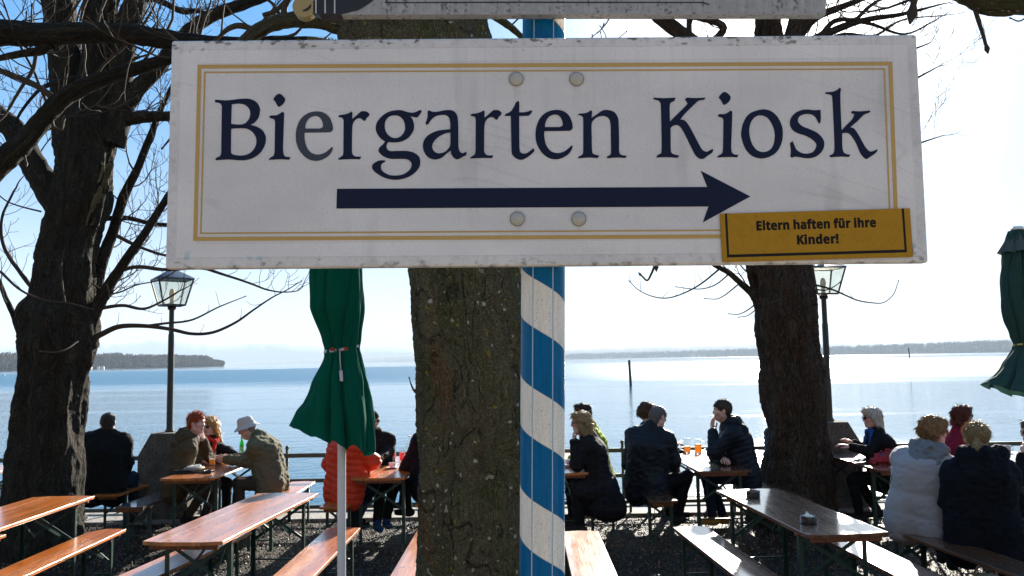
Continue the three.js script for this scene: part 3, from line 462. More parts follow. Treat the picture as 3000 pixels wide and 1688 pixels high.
// left tree, about 9 m away
chestnut('big bare chestnut tree at the left, its trunk leaning and forking with many twigs', {
  d: 9.3, seed: 201, slim: 0.93, moss: [248, 480, 196, 660, 80], n: 220, sides: 90, amp: 0.02, fine: 11, density: 1.15,
  trunk: [[118, 1640, 138], [118, 1500, 116], [126, 1430, 108], [140, 1240, 101], [155, 1100, 99], [170, 1000, 112], [173, 930, 113], [182, 870, 90], [205, 700, 81], [238, 560, 88], [250, 480, 84], [262, 380, 78], [275, 300, 62], [290, 150, 49], [300, 0, 45], [320, -250, 36], [330, -600, 16]],
  limbs: [
    [[222, 450, 60], [200, 300, 46], [188, 150, 48], [170, 0, 47], [150, -200, 36], [100, -500, 16]],
    [[318, 420, 46], [345, 330, 38], [355, 200, 35], [370, 80, 34], [400, 0, 31], [470, -150, 22], [560, -380, 10]],
    [[340, 345, 34], [395, 268, 25], [440, 222, 22], [500, 150, 21], [560, 85, 20], [623, 45, 19], [690, 20, 17], [780, -10, 14], [900, -60, 8]],
    [[350, 352, 22], [430, 342, 17], [500, 340, 14], [650, 330, 8]],
    [[175, 600, 44], [120, 520, 38], [80, 450, 36], [40, 380, 34], [0, 345, 30], [-100, 250, 22], [-250, 100, 12]],
    [[252, 1015, 34], [262, 950, 22], [300, 870, 17], [360, 775, 14], [420, 690, 12], [500, 565, 10], [600, 430, 7], [700, 330, 3]],
    [[272, 880, 20, 0.3], [300, 760, 17, 0.3], [330, 680, 15, 0.3], [365, 570, 14, 0.3], [400, 500, 12, 0.3], [440, 400, 10, 0.3], [480, 300, 7, 0.3], [530, 200, 4, 0.3]],
    [[65, 985, 14], [38, 920, 8], [15, 870, 7], [0, 830, 6], [-30, 760, 4]],
    [[400, 0, 12], [440, -4, 10], [480, 8, 9], [510, 24, 9], [540, 35, 8], [575, 32, 7], [610, 40, 5]],
    [[230, 230, 10, -0.2], [190, 235, 8, -0.3], [140, 250, 7, -0.5], [110, 268, 5, -0.7], [60, 330, 4, -0.8], [20, 420, 3, -0.9]],
    [[125, 880, 7, 0.4], [60, 800, 6, 0.4], [10, 720, 5, 0.4], [5, 640, 4, 0.4], [40, 560, 3, 0.4]],
    [[330, 800, 6], [400, 782, 6], [477, 790, 5.5], [593, 786, 5], [647, 802, 4], [729, 829, 3.2], [786, 850, 2.6], [837, 856, 2], [879, 848, 1.5], [895, 817, 1.1]],
    [[300, 640, 8, 0.5], [380, 640, 7, 0.5], [440, 655, 6, 0.5], [520, 660, 5, 0.5]],
    [[285, 905, 6], [360, 895, 5], [420, 905, 4], [480, 880, 3], [530, 850, 2]],
    [[340, 690, 6], [400, 720, 5], [470, 745, 4], [540, 760, 4], [620, 770, 3]],
  ],
  twigs: [
    [[258, 1000, 9], [300, 978, 8], [345, 958, 7], [420, 955, 6], [500, 965, 5], [560, 978, 4.4], [620, 975, 3.8], [690, 945, 3.2], [740, 910, 2.6], [800, 870, 2], [840, 850, 1.6], [880, 825, 1.2]],
    [[430, 955, 4.5], [480, 948, 4], [560, 938, 3], [640, 900, 2], [715, 870, 1.3]],
    [[0, 795, 4, -0.9], [60, 850, 4, -0.9], [130, 880, 3, -0.9], [200, 888, 3, -0.9], [262, 905, 2, -0.9]],
    [[190, 885, 3, -0.9], [182, 830, 2.4, -0.9], [180, 765, 1.8, -0.9]],
    [[228, 1000, 3, -0.6], [190, 1025, 2.4, -0.8], [160, 1033, 2, -0.9], [120, 1030, 1.4, -0.9]],
    [[250, 820, 3], [330, 860, 3], [400, 835, 2.4], [470, 820, 2], [520, 790, 1.5]],
    [[120, 620, 3], [60, 605, 3], [20, 590, 2], [0, 575, 2]],
  ],
});
// middle tree, right behind the striped pole
chestnut('thick chestnut trunk with scaly lichened bark right behind the striped pole', {
  d: 3.85, seed: 305, n: 620, sides: 300, amp: 0.0125, fine: 17, mat: M.barkNear, density: 0.5,
  trunk: [[1425, 2330, 262], [1420, 2000, 196], [1412, 1688, 183], [1394, 1048, 181], [1372, 790, 174], [1340, 600, 178], [1290, 400, 192], [1245, 220, 214], [1222, 90, 226], [1235, -40, 205], [1290, -250, 150], [1330, -600, 110], [1340, -1100, 60]],
  limbs: [
    [[1120, 60, 120], [1000, 66, 36], [940, 58, 27], [860, 58, 24], [800, 70, 22], [750, 95, 21], [680, 160, 18], [600, 260, 13], [560, 330, 7]],
    [[1120, 0, 110], [1040, -200, 85], [940, -600, 45], [900, -900, 20]],
    [[840, 62, 12], [832, 30, 10], [845, -5, 9], [880, -60, 6]],
    [[760, 92, 10], [700, 75, 9], [672, 83, 8], [650, 100, 6]],
    [[770, 45, 7], [800, 36, 8], [827, 14, 8], [846, -8, 7]],
    [[1400, 330, 60, 0.2], [1560, 330, 22, 0.3], [1750, 420, 12, 0.4], [1880, 560, 8, 0.4]],
    [[1420, 20, 20, 0.6], [1470, 60, 12, 0.8], [1520, 100, 9, 0.9], [1600, 190, 5, 0.9]],
  ],
  twigs: [
    [[1880, 560, 7, 0.4], [1915, 660, 5.5, 0.4], [1922, 770, 4.5, 0.4]],
    [[1922, 768, 4.5, 0.4], [1908, 803, 3.8, 0.4], [1896, 822, 3.4, 0.4], [1881, 809, 2.6, 0.4]],
    [[1250, 1165, 6, 0], [1216, 1148, 4, 0], [1205, 1128, 3, 0], [1200, 1112, 1.5, 0]],
  ],
});
// right tree, about 10 m away
chestnut('bare chestnut tree at the right behind the sign, trunk leaning to the left', {
  d: 10.4, seed: 410, mat: M.barkRight, n: 240, sides: 110, amp: 0.024, fine: 12, density: 0.9,
  trunk: [[2320, 1505, 135], [2338, 1450, 104], [2335, 1260, 84], [2322, 1117, 83], [2307, 950, 88], [2290, 780, 82], [2280, 600, 80], [2265, 400, 72], [2268, 300, 56], [2262, 200, 40], [2250, 60, 32], [2230, -100, 24], [2190, -400, 10]],
  limbs: [
    [[2270, 330, 40], [2300, 200, 30], [2340, 40, 24], [2390, -200, 14], [2420, -440, 6]],
    [[2225, 890, 18], [2206, 862, 12], [2170, 830, 9], [2135, 799, 8], [2093, 776, 7], [2000, 700, 6], [1930, 560, 4]],
    [[2225, 880, 12], [2200, 815, 9], [2190, 760, 8], [2165, 650, 5]],
    [[2250, 330, 40], [2100, 190, 26], [2000, 102, 22], [1930, 48, 21], [1880, 0, 17], [1780, -120, 9]],
    [[2060, 150, 12], [2120, 80, 11], [2040, 50, 10], [1990, 45, 8], [1900, 10, 4]],
    [[2020, 120, 9], [2019, 60, 8], [2022, 0, 7], [2040, -80, 5]],
    [[2290, 200, 30], [2400, 112, 13], [2520, 62, 9], [2640, 42, 6], [2760, 12, 2]],
    [[2300, 300, 20], [2480, 205, 9], [2620, 165, 5], [2720, 128, 2]],
    [[2290, 180, 22], [2380, 60, 12], [2480, 15, 9], [2580, -20, 6], [2700, -30, 3]],
    [[2400, 110, 9], [2450, 60, 7], [2550, 70, 5], [2650, 100, 3], [2740, 60, 2]],
    [[2500, 65, 6], [2560, 10, 5], [2640, -30, 4], [2720, -60, 3]],
    [[2310, 480, 14], [2500, 350, 7], [2650, 250, 4], [2740, 200, 2]],
    [[2310, 600, 10], [2500, 500, 6], [2680, 425, 3], [2760, 398, 1.5]],
    [[2400, 130, 6], [2470, 100, 5], [2560, 105, 4], [2640, 60, 3], [2770, 45, 1.5]],
  ],
  twigs: [
    [[2108, 788, 3.2], [2059, 828, 3], [2017, 853, 2.7], [1959, 873, 2.3], [1917, 870, 1.9], [1871, 850, 1.5], [1846, 826, 1.2]],
    [[2140, 800, 2.6], [2095, 835, 2.4], [2060, 846, 2], [2020, 846, 1.6], [1985, 841, 1.2]],
    [[2165, 832, 2.6], [2122, 866, 2.2], [2101, 876, 1.8], [2068, 875, 1.2]],
    [[2218, 888, 2.6], [2185, 912, 2.2], [2160, 922, 1.8], [2140, 920, 1.2]],
    [[2218, 905, 2], [2190, 925, 1.7], [2168, 929, 1.2]],
    [[2360, 828, 3.4], [2437, 848, 3.2], [2479, 866, 2.8], [2512, 880, 2.4], [2562, 888, 2], [2588, 887, 1.7], [2617, 864, 1.4], [2632, 826, 1.1]],
    [[2365, 845, 3], [2420, 850, 2.6], [2440, 842, 2], [2460, 828, 1.4]],
  ],
});
// near trees whose trunks stand outside the picture
chestnut('mossy thick limbs reaching in from the left across the leaning trunk', {
  d: 5.2, seed: 512, n: 120, sides: 60, amp: 0.018, fine: 14, density: 0.8, base: [-5.4, -5.2],
  trunk: [[-1010, 2120, 170], [-1000, 1700, 120], [-980, 1100, 110], [-900, 760, 105], [-840, 480, 95], [-820, 100, 85], [-800, -500, 50]],
  limbs: [
    [[-830, 300, 90], [-600, 250, 64], [-300, 165, 50], [-120, 115, 44], [0, 97, 40], [130, 102, 34], [250, 96, 31], [380, 100, 30], [500, 117, 29], [620, 126, 22], [760, 122, 13], [900, 112, 6]],
    [[-880, 950, 80], [-600, 860, 62], [-350, 740, 52], [-150, 600, 44], [0, 478, 35], [70, 418, 30], [130, 345, 27], [185, 288, 26], [260, 247, 24], [350, 215, 21], [430, 192, 19], [520, 165, 16], [640, 140, 13], [800, 112, 8]],
    [[170, 296, 12], [100, 248, 9], [0, 207, 9], [-100, 165, 8], [-260, 60, 6]],
    [[150, 130, 16], [110, 150, 14], [60, 158, 11], [0, 170, 9], [-80, 190, 6]],
    [[105, 160, 6], [95, 205, 6], [60, 260, 5], [25, 320, 4]],
  ],
  twigs: [
    [[246, 130, 4], [250, 160, 4], [247, 190, 3.5], [250, 213, 2.5]],
    [[372, 130, 2], [340, 160, 1.8], [310, 132, 1.5]],
    [[150, 330, 5], [158, 372, 5], [180, 378, 5], [184, 360, 4]],
    [[85, 425, 4], [72, 450, 4], [75, 472, 3]],
    [[420, 75, 4], [405, 40, 4], [395, 0, 3.5]], [[420, 72, 4], [440, 40, 4], [455, 10, 3]],
    [[92, 68, 3], [92, 40, 3], [93, 22, 2.4]], [[76, 68, 2.6], [77, 42, 2]],
    [[225, 62, 3], [232, 35, 3], [255, -20, 3]], [[235, 62, 4], [245, 20, 5], [262, -20, 5]],
  ],
});
chestnut('thick bare limb hanging into the upper right corner with a dangling twig', {
  d: 4.6, seed: 613, n: 120, sides: 60, amp: 0.018, fine: 14, density: 0.25, mat: M.barkNear, base: [3.95, -4.6],
  trunk: [[3560, 2180, 190], [3540, 1700, 150], [3500, 1000, 135], [3460, 300, 125], [3420, -150, 110], [3400, -700, 70]],
  limbs: [[[3440, -60, 90], [3150, -30, 66], [3000, -14, 57], [2905, -8, 53], [2810, -50, 46], [2700, -95, 40], [2480, -210, 26], [2300, -330, 12]]],
  twigs: [[[2855, 20, 7], [2868, 65, 6], [2880, 100, 6], [2888, 130, 5]], [[3010, 50, 3], [2985, 62, 2.5], [2965, 55, 1.8]], [[2690, -50, 16], [2680, -5, 15], [2676, 16, 10]]],
});
// ---------------------------------------------------------------- striped pole and signs
const SIGN_D = 2.05;
const signTilt = -0.0085, signAt = onZ(1600, 440, SIGN_D);
const sl = (px, py) => { const p = onZ(px, py, SIGN_D).sub(signAt), c = Math.cos(-signTilt), s = Math.sin(-signTilt); return [p.x * c - p.y * s, p.x * s + p.y * c]; }; // pixel of the face -> metres on the board
const shapeOf = (pts) => new THREE.Shape(pts.map(([x, y]) => new THREE.Vector2(x, y)));
{ // pole
  const a = onZ(1588, 1688, 2.135), b = onZ(1591, 800, 2.135), dir = b.clone().sub(a).normalize(), foot = a.clone().addScaledVector(dir, -a.y / dir.y), R = 0.0567;
  const t = thing('striped_pole', 'tall metal pole with blue and white spiral stripes carrying both signs', 'pole', foot);
  t.quaternion.setFromUnitVectors(V(0, 1, 0), dir);
  const y0 = (px, py) => { const p = onZ(px, py, 2.135).sub(foot); return p.dot(dir); };
  const ref = y0(1525, 921), pitch = 0.276, drop = 0.104; // a blue band begins at the left edge at row 921
  const g = new THREE.CylinderGeometry(R, R, 5.2, 96, 1).translate(0, 2.6, 0), uv = g.attributes.uv, p = g.attributes.position;
  for (let i = 0; i < p.count; i++) uv.setY(i, p.getY(i) / pitch);
  // angle along u: cylinder u runs with sin, cos; the seam lies at the back
  g.rotateY(Math.PI);
  const stripes = tex(512, 512, (u, v, o) => {
    const half = (u - 0.5) * 2; // -1 .. 1 round the pole, 0 in front
    const lvl = (v * pitch - (ref % pitch) + (half + 0.5) * drop) / pitch, f = ((lvl % 1) + 2) % 1, blue = f > 0.455, e = Math.min(Math.abs(f - 0.455), Math.min(f, 1 - f)) < 0.006;
    const dirt = 0.06 * tile(u, v, 30, 3, 5) + 0.05 * tile(u, v, 90, 60, 8) - 0.14 * smooth(0.46, 0.6, tile(u, v, 60, 40, 12));
    const c = blue ? [0.0, 0.36, 0.53] : [0.88, 0.84, 0.775]; for (let k = 0; k < 3; k++) o[k] = c[k] * (1 + dirt) * (e ? 0.8 : 1);
  }, { srgb: true });
  part('shaft', g, new THREE.MeshPhysicalMaterial({ map: stripes, roughness: 0.3, specularIntensity: 0.18, clearcoat: 0.06, clearcoatRoughness: 0.1 }), t);
  for (const k of [-0.5, 0.42]) { const s = new THREE.CylinderGeometry(0.0016, 0.0016, 5.2, 6).translate(Math.sin(k) * R, 2.6, Math.cos(k) * R); part('highlight_rod', s, new THREE.MeshPhysicalMaterial({ color: 0x9fb4bf, roughness: 0.2, clearcoat: 0.5 }), t); }  // thin pale rods standing in for vertical highlights on the pole
  part('cap', new THREE.SphereGeometry(R + 0.012, 24, 16).translate(0, 5.22, 0), M.porcelain, t);
}
const board = thing('sign_board', 'large white enamel sign reading Biergarten Kiosk above a dark blue arrow', 'sign', signAt);
board.rotation.z = signTilt;
{
  const TL = sl(501, 113), TR = sl(2687, 105), BL = sl(483, 783), BR = sl(2722, 774), x0 = (TL[0] + BL[0]) / 2, x1 = (TR[0] + BR[0]) / 2, y1 = (TL[1] + TR[1]) / 2, y0 = (BL[1] + BR[1]) / 2, W = x1 - x0, H = y1 - y0, D = 0.034;
  const bolts = [[1512.5, 231.8], [1689, 231.8], [1515.5, 641.5], [1695.4, 641.5]].map(([a, b]) => { const q = sl(a, b); return [q[0] - x0, q[1] - y0]; });
  // painted face: off white, grimy towards the edges, film border
  const face = tex(1536, 480, (u, v, o) => {
    const x = u * W, y = v * H, ex = Math.min(x, W - x), ey = Math.min(y, H - y), top = H - y;
    let k = 0.865 + 0.05 * fbm3(x * 2.2, y * 3.5, 1, 4) - 0.05 * smooth(0.25, 0.7, fbm3(x * 7, y * 1.2, 21, 4)) - 0.04 * smooth(0.93, 1, 1 - Math.abs(n3(x * 3 + y * 9, y * 2 - x * 0.6, 44))) * smooth(0.2, 0.6, n3(x * 2, y * 5, 9)) + 0.022 * n3(x * 260, y * 260, 2) + 0.018 * n3(x * 480, y * 300, 4);
    const spk = n3(x * 330, y * 330, 8); k -= 0.22 * smooth(0.72, 0.95, spk) * (0.5 + 0.5 * n3(x * 5, y * 5, 3));
    const rim = Math.min(ex, ey) < 0.026; if (rim) k -= 0.03 + 0.05 * smooth(0.3, 1.0, fbm3(x * 30, y * 30, 6, 3) + 0.4); if (Math.abs(Math.min(ex, ey) - 0.026) < 0.0011) k -= 0.05;
    const film = Math.min(ex - 0.078, ey - 0.062); if (Math.abs(film) < 0.001) k -= 0.025; if (film > 0) k -= 0.03;
    for (const [bx, by] of bolts) { const dx = x - bx, dy = by - y; k -= 0.13 * smooth(0.026, 0.016, Math.hypot(dx, dy)) * (0.6 + 0.6 * n3(x * 160, y * 160, 5)); if (dy > 0 && dy < 0.07) k -= 0.09 * smooth(0.016, 0.003, Math.abs(dx + 0.004 * n2(y * 60, bx))) * (1 - dy / 0.07) * (0.5 + 0.5 * n2(x * 300, y * 20)); }
    let r = k, g = k * 0.965, b = k * 0.935;
    const mossy = smooth(0.62, 0.95, fbm3(x * 22, y * 34, 12, 4) + 0.55 * smooth(0.055, 0.0, top) + 0.25 * n3(x * 2.5, 3, 1) - 0.12) * smooth(0.06, 0.0, top); r = lerp(r, 0.3, mossy * 0.85); g = lerp(g, 0.27, mossy * 0.85); b = lerp(b, 0.21, mossy * 0.85);
    const low = smooth(0.55, 1.15, fbm3(x * 26, y * 40, 17, 4) + 0.6 * smooth(0.05, 0.0, y) - 0.1) * smooth(0.07, 0.0, y); r = lerp(r, 0.42, low * 0.7); g = lerp(g, 0.41, low * 0.7); b = lerp(b, 0.36, low * 0.7);
    const drip = smooth(0.5, 0.8, n2(x * 40, 7)) * smooth(0.35, 0, top) * 0.016; r -= drip; g -= drip; b -= drip * 1.2;
    const torn = (cx, w, h) => smooth(0.0, 0.25, fbm3(x * 40, y * 40, 23, 3) + 0.2 - Math.abs(x - cx) / w * 0.5) * smooth(h, h * 0.5, y) * smooth(0.018, 0.024, y) * (Math.abs(x - cx) < w ? 1 : 0);
    const t = Math.max(torn(W - 0.045, 0.026, 0.06), torn(W * 0.745, 0.016, 0.09), 0.5 * torn(W * 0.113, 0.05, 0.035), 0.4 * torn(W * 0.03, 0.012, 0.05)); r = lerp(r, 0.42, t); g = lerp(g, 0.6, t); b = lerp(b, 0.7, t);
    o[0] = r; o[1] = g; o[2] = b;
  }, { srgb: true });
  const bump = tex(512, 256, (u, v, o) => grey(o, 0.5 + 0.5 * tile(u, v, 120, 50, 3)), { repeat: [2, 1] });
  const enamel = new THREE.MeshPhysicalMaterial({ map: face, roughness: 0.42, bumpMap: bump, bumpScale: 0.0006, clearcoat: 0.15, clearcoatRoughness: 0.3 });
  const g = new RoundedBoxGeometry(W, H, D, 4, 0.007).translate((x0 + x1) / 2, (y0 + y1) / 2, -D / 2), p = g.attributes.position, uv = g.attributes.uv;
  for (let i = 0; i < p.count; i++) uv.setXY(i, clamp((p.getX(i) - x0) / W, 0.001, 0.999), clamp((p.getY(i) - y0) / H, 0.001, 0.999));
  part('board', g, enamel, board);
  for (const px of [1512, 1690]) part('bracket', box(0.045, H * 0.9, 0.03, sl(px, 440)[0], (y0 + y1) / 2, -D - 0.016, 0.004), M.ironDark, board);
  part('pole_clamp', merge([box(0.22, 0.04, 0.02, sl(1600, 232)[0], sl(1600, 232)[1], -D - 0.04), box(0.22, 0.04, 0.02, sl(1600, 642)[0], sl(1600, 642)[1], -D - 0.04)]), M.ironDark, board);
  const ext = (shape, h, z = 0) => new THREE.ExtrudeGeometry(shape, { depth: h, bevelEnabled: false, curveSegments: 10 }).translate(0, 0, z + 0.0002);
  // gold border lines
  const gold = new THREE.MeshPhysicalMaterial({ color: new THREE.Color(0.50, 0.30, 0.075), roughness: 0.4 });
  const frame = (a, b, c, d, th) => { // corners in pixels TL TR BR BL, line width in metres
    const o = [a, b, c, d].map(([x, y]) => sl(x, y)), i = [[o[0][0] + th, o[0][1] - th], [o[1][0] - th, o[1][1] - th], [o[2][0] - th, o[2][1] + th], [o[3][0] + th, o[3][1] + th]], s = shapeOf(o); s.holes.push(new THREE.Path(i.map(([x, y]) => new THREE.Vector2(x, y)))); return ext(s, 0.0008);
  };
  part('border_line', frame([579, 190], [2614, 181], [2633, 696], [566, 706], 0.0098), gold, board);
  part('border_line', frame([598, 210], [2593, 200], [2611, 674], [586, 686], 0.0038), gold, board);
  // letters, drawn as closed curves; c marks a corner; positions in pixels of enlarged views
  const ink = new THREE.MeshPhysicalMaterial({ color: new THREE.Color(0.005, 0.009, 0.032), roughness: 0.35, specularIntensity: 0.35 });
  const G = {
    B: ['55,168c 220,178 330,168 470,153 580,158 680,205 730,290 732,350 710,440 650,515 585,548c 680,575 770,630 815,710 822,770 805,860 740,970 640,1045 520,1083 400,1085 260,1075 60,1085c 60,1060c 90,1040 130,1020 146,970c 155,270c 140,235 105,215 52,207c', '305,238c 420,228 510,250 570,310 586,390 560,470 500,530 420,545 296,536c', '296,608c 430,600 540,610 630,670 676,760 670,860 610,955 520,1005 420,1015 330,1000 292,970c'],
    i: ['872,432c 900,408 990,402 1075,350c 1100,370c 1082,900c 1090,990 1125,1030 1195,1040c 1175,1078c 1050,1072 868,1080c 868,1065c 900,1040 940,1015 955,960c 962,500c 945,465 900,450'],
    dot: ['938,160 980,100 1028,78 1075,105 1116,160 1090,225 1030,272 1000,262 970,205'],
    e: ['1600,345 1710,370 1790,440 1828,530 1838,580 1836,630 1795,662c 1410,668c 1410,760 1440,880 1510,970 1610,1000 1710,975 1785,920 1825,885 1836,915 1790,1000 1700,1065 1590,1095 1470,1070 1370,990 1300,870 1275,730 1295,580 1360,450 1470,370', '1420,605c 1430,530 1480,450 1570,415 1640,440 1680,510 1685,580 1640,605c'],
    r: ['57,428c 75,402 150,392 215,372 258,348c 272,365c 270,460c 330,410 400,350 440,343 490,350 532,385c 520,415 485,450 468,485c 440,488c 410,460 370,448 310,480 278,540 268,620 265,900 270,980 310,1025 405,1032c 385,1072c 230,1070 58,1078c 58,1060c 95,1035 125,1010 135,960c 138,490c 125,450 95,437'],
    g: ['1000,327 1090,350 1170,365 1230,355 1300,325 1322,340 1310,370 1265,430c 1230,437 1150,418c 1190,480 1208,570 1190,650 1120,745 1020,800 920,815 810,812c 790,860 795,905 840,945 960,945 1090,945 1200,970 1280,1030 1300,1110 1280,1200 1200,1290 1080,1355 920,1382 770,1355 640,1285 580,1225 570,1170 600,1130 680,1090 770,1088c 770,1108c 720,1140 705,1190 730,1250 820,1305 920,1318 1040,1300 1140,1230 1170,1150 1140,1095 1080,1068 960,1065 840,1062 740,1025 680,970 668,930 690,885 740,840 768,800c 700,755 640,670 625,590 650,500 740,400 860,340', '915,405 990,425 1050,490 1070,580 1055,660 1000,725 925,750 850,730 790,670 763,585 775,490 830,425'],
    a: ['1412,345c 1435,330 1480,350 1560,350 1660,330 1750,325 1820,350 1860,410 1875,520 1878,700 1880,880 1900,950 1940,980 1985,962 2003,970 1995,1010 1950,1030 1900,1060 1850,1072 1800,1040 1770,985 1765,935c 1700,985 1620,1050 1520,1075 1420,1040 1360,960 1340,870 1360,780 1430,700 1560,640 1680,622 1755,615c 1755,520 1735,440 1680,400 1610,400 1530,420 1460,480 1420,540 1385,545c 1382,515c 1408,440', '1757,668c 1680,680 1580,730 1510,800 1483,860 1490,920 1540,970 1600,980 1680,955 1740,890 1757,830'],
    t: ['828,187c 832,270 830,358c 920,355 1010,330 1025,338 1010,375 970,410c 830,412c 832,700 835,900 850,960 890,980 950,970 1020,920 1055,903c 1058,945c 1000,1000 920,1055 850,1075 780,1050 730,1000 715,950 708,700 703,412c 612,412c 625,385 700,345 750,275 785,205'],
    n: ['1710,400c 1740,378 1820,372 1870,355 1910,328c 1932,345c 1922,440c 2000,390 2090,330 2180,325 2270,360 2320,440 2332,540 2338,800 2340,950 2370,1000 2455,1012c 2430,1048c 2310,1040 2155,1052c 2155,1025c 2200,1000 2215,950 2212,700 2208,540 2180,450 2100,412 2010,430 1940,490 1922,560 1925,750 1930,930 1950,985 2040,1012c 2015,1048c 1880,1040 1720,1052c 1720,1030c 1780,995 1795,950 1797,700 1795,460 1780,420 1745,402'],
    K: ['172,265c 185,240c 340,248 515,240c 495,290c 445,315 425,360 425,500 430,600c 540,490 680,350 690,320 655,268c 680,240c 820,246 965,240c 945,270 860,290 770,370 650,490 585,575c 640,580 700,640 780,780 870,950 920,1030 980,1060 1030,1040 1075,1020 1082,1045 1060,1080 1000,1120 930,1168 860,1155 800,1090 720,930 640,770 590,690 540,655 480,665 437,700c 440,1000 450,1070 490,1100 570,1118c 545,1152c 380,1143 222,1148c 235,1115 280,1090 300,1050 300,800 290,380 275,310 240,280'],
    o: ['370,420 500,440 600,520 670,650 690,780 670,930 600,1060 480,1140 350,1162 220,1120 120,1010 65,850 62,740 100,600 190,480', '360,508 450,540 520,630 560,740 568,850 545,960 490,1035 390,1066 290,1030 220,930 185,800 185,690 220,590 285,525'],
    s: ['1210,430c 1262,425c 1265,520 1262,600 1240,640c 1220,600 1180,530 1110,492 1020,492 950,520 920,570 930,620 990,675 1100,720 1220,780 1300,870 1318,960 1280,1060 1190,1135 1070,1160 960,1145 880,1135 830,1150c 805,1135c 812,1040 798,930c 840,900c 860,950 900,1030 980,1080 1070,1088 1150,1060 1195,990 1190,930 1130,870 1030,815 920,780 840,730 800,650 810,560 870,480 970,430 1070,420 1150,430'],
    k: ['1328,180c 1350,158 1440,152 1510,125 1550,90c 1572,108c 1562,200 1570,500 1583,735c 1650,660 1740,570 1775,490c 1722,475c 1740,442c 1860,448 2012,435c 2005,465 1920,500 1840,580 1760,650 1715,690c 1770,710 1830,790 1890,900 1950,1000 2010,1055 2070,1045 2115,1025 2122,1050 2080,1095 2010,1140 1960,1170 1910,1140 1860,1070 1800,930 1730,820 1670,775 1590,780c 1592,980 1610,1060 1650,1095 1715,1105c 1690,1140c 1560,1135 1405,1145c 1405,1115 1445,1095 1470,1050 1472,900 1450,400 1438,230 1420,200 1380,188'],
  };
  const outline = (text, map) => { // closed path: smooth between corners
    const pts = text.split(' ').map((s) => { const c = s.endsWith('c'), [x, y] = s.replace('c', '').split(',').map(Number); return { p: new THREE.Vector2(...map(x, y)), c }; }), n = pts.length, out = [];
    for (let i = 0; i < n; i++) {
      const a = pts[i], b = pts[(i + 1) % n], z = a.c ? a.p : pts[(i + n - 1) % n].p, y = b.c ? b.p : pts[(i + 2) % n].p;
      if (a.c && b.c) { out.push(a.p); continue; }
      for (let k = 0; k < 6; k++) { const t = k / 6, t2 = t * t, t3 = t2 * t, f = (p0, p1, p2, p3) => 0.5 * (2 * p1 + (p2 - p0) * t + (2 * p0 - 5 * p1 + 4 * p2 - p3) * t2 + (3 * p1 - p0 - 3 * p2 + p3) * t3); out.push(new THREE.Vector2(f(z.x, a.p.x, b.p.x, y.x), f(z.y, a.p.y, b.p.y, y.y))); }
    }
    return out;
  };
  const letter = (key, ox, oy, sc, dx = 0, dy = 0) => { const f = (x, y) => sl(ox + x / sc + dx, oy + y / sc + dy), s = new THREE.Shape(outline(G[key][0], f)); for (const h of G[key].slice(1)) s.holes.push(new THREE.Path(outline(h, f))); return ext(s, 0.0011); };
  const put = (name, ...g) => { const m = part(name, g.length > 1 ? merge(g) : g[0], ink, board); return m; };
  put('letter', letter('B', 620, 260, 5.175));
  put('letter', letter('i', 620, 260, 5.175), letter('dot', 620, 260, 5.175));
  { const e = part('letter', letter('e', 620, 260, 5.175), new THREE.MeshPhysicalMaterial({ color: new THREE.Color(0.026, 0.031, 0.046), roughness: 0.45 }), board); e.userData.label = 'lighter grey letter e'; }  // this e is greyer than the other letters
  put('letter', letter('r', 980, 260, 5.176)); put('letter', letter('g', 980, 260, 5.176)); put('letter', letter('a', 980, 260, 5.176));
  put('letter', letter('r', 980, 260, 5.176, 387.2, -3.5)); put('letter', letter('t', 1360, 260, 5.152)); put('letter', letter('e', 620, 260, 5.175, 702.3, -4.4)); put('letter', letter('n', 1360, 260, 5.152));
  put('letter', letter('K', 1880, 240, 5.174)); put('letter', letter('i', 620, 260, 5.3, 1318, -2), letter('dot', 620, 260, 5.175, 1305, -5.5)); put('letter', letter('o', 2160, 240, 5.175)); put('letter', letter('s', 2160, 240, 5.175)); put('letter', letter('k', 2160, 240, 5.175));
  part('arrow', ext(shapeOf([[55, 148], [2238, 137], [2200, 42], [2492, 193], [2212, 346], [2245, 252], [52, 264]].map(([x, y]) => sl(960 + x / 2.0125, 480 + y / 2.0125))), 0.0011), ink, board);
  const boltM = new THREE.MeshPhysicalMaterial({ color: new THREE.Color(0.44, 0.41, 0.35), roughness: 0.6, specularIntensity: 0.4 });
  const grime = new THREE.MeshStandardMaterial({ color: new THREE.Color(0.2, 0.18, 0.13), roughness: 0.9 });
  for (const [px, py] of [[1512.5, 231.8], [1689, 231.8], [1515.5, 641.5], [1695.4, 641.5]]) {
    const [x, y] = sl(px, py), b = part('bolt', lathe([[0, 0.010], [0.006, 0.0095], [0.0115, 0.0072], [0.0155, 0.0035], [0.0172, 0], [0.0172, -0.002]], 28).rotateX(Math.PI / 2).translate(x, y, 0.0015), boltM, board);
    part('washer', new THREE.TorusGeometry(0.0172, 0.0016, 6, 28).translate(x, y, 0.0006), grime, b);
  }
  { // moss on the upper edge
    const r = rng(9), sink = new Sink();
    for (let i = 0; i < 1500; i++) { const t = Math.pow(r(), 1.0), x = x0 + W * (0.08 + 0.36 * t), k = Math.max(0, n2(x * 9, 2) * 0.6 + 0.55) * smooth(0.08, 0.2, (x - x0) / W) * smooth(0.46, 0.3, (x - x0) / W), h = (0.003 + 0.011 * r()) * k; if (h < 0.002) continue; const b = V(x, y1 - 0.001, -D * (0.1 + 0.85 * r())), d = V((r() - 0.5) * 0.9, 1, (r() - 0.5) * 0.9).normalize(); sink.tube([b, b.clone().addScaledVector(d, h * 0.6), b.clone().addScaledVector(d, h)], [0.0011, 0.0009, 0.0003], 4); }
    const m = part('moss', sink.geometry(), M.moss, board); m.userData.kind = 'stuff';
  }
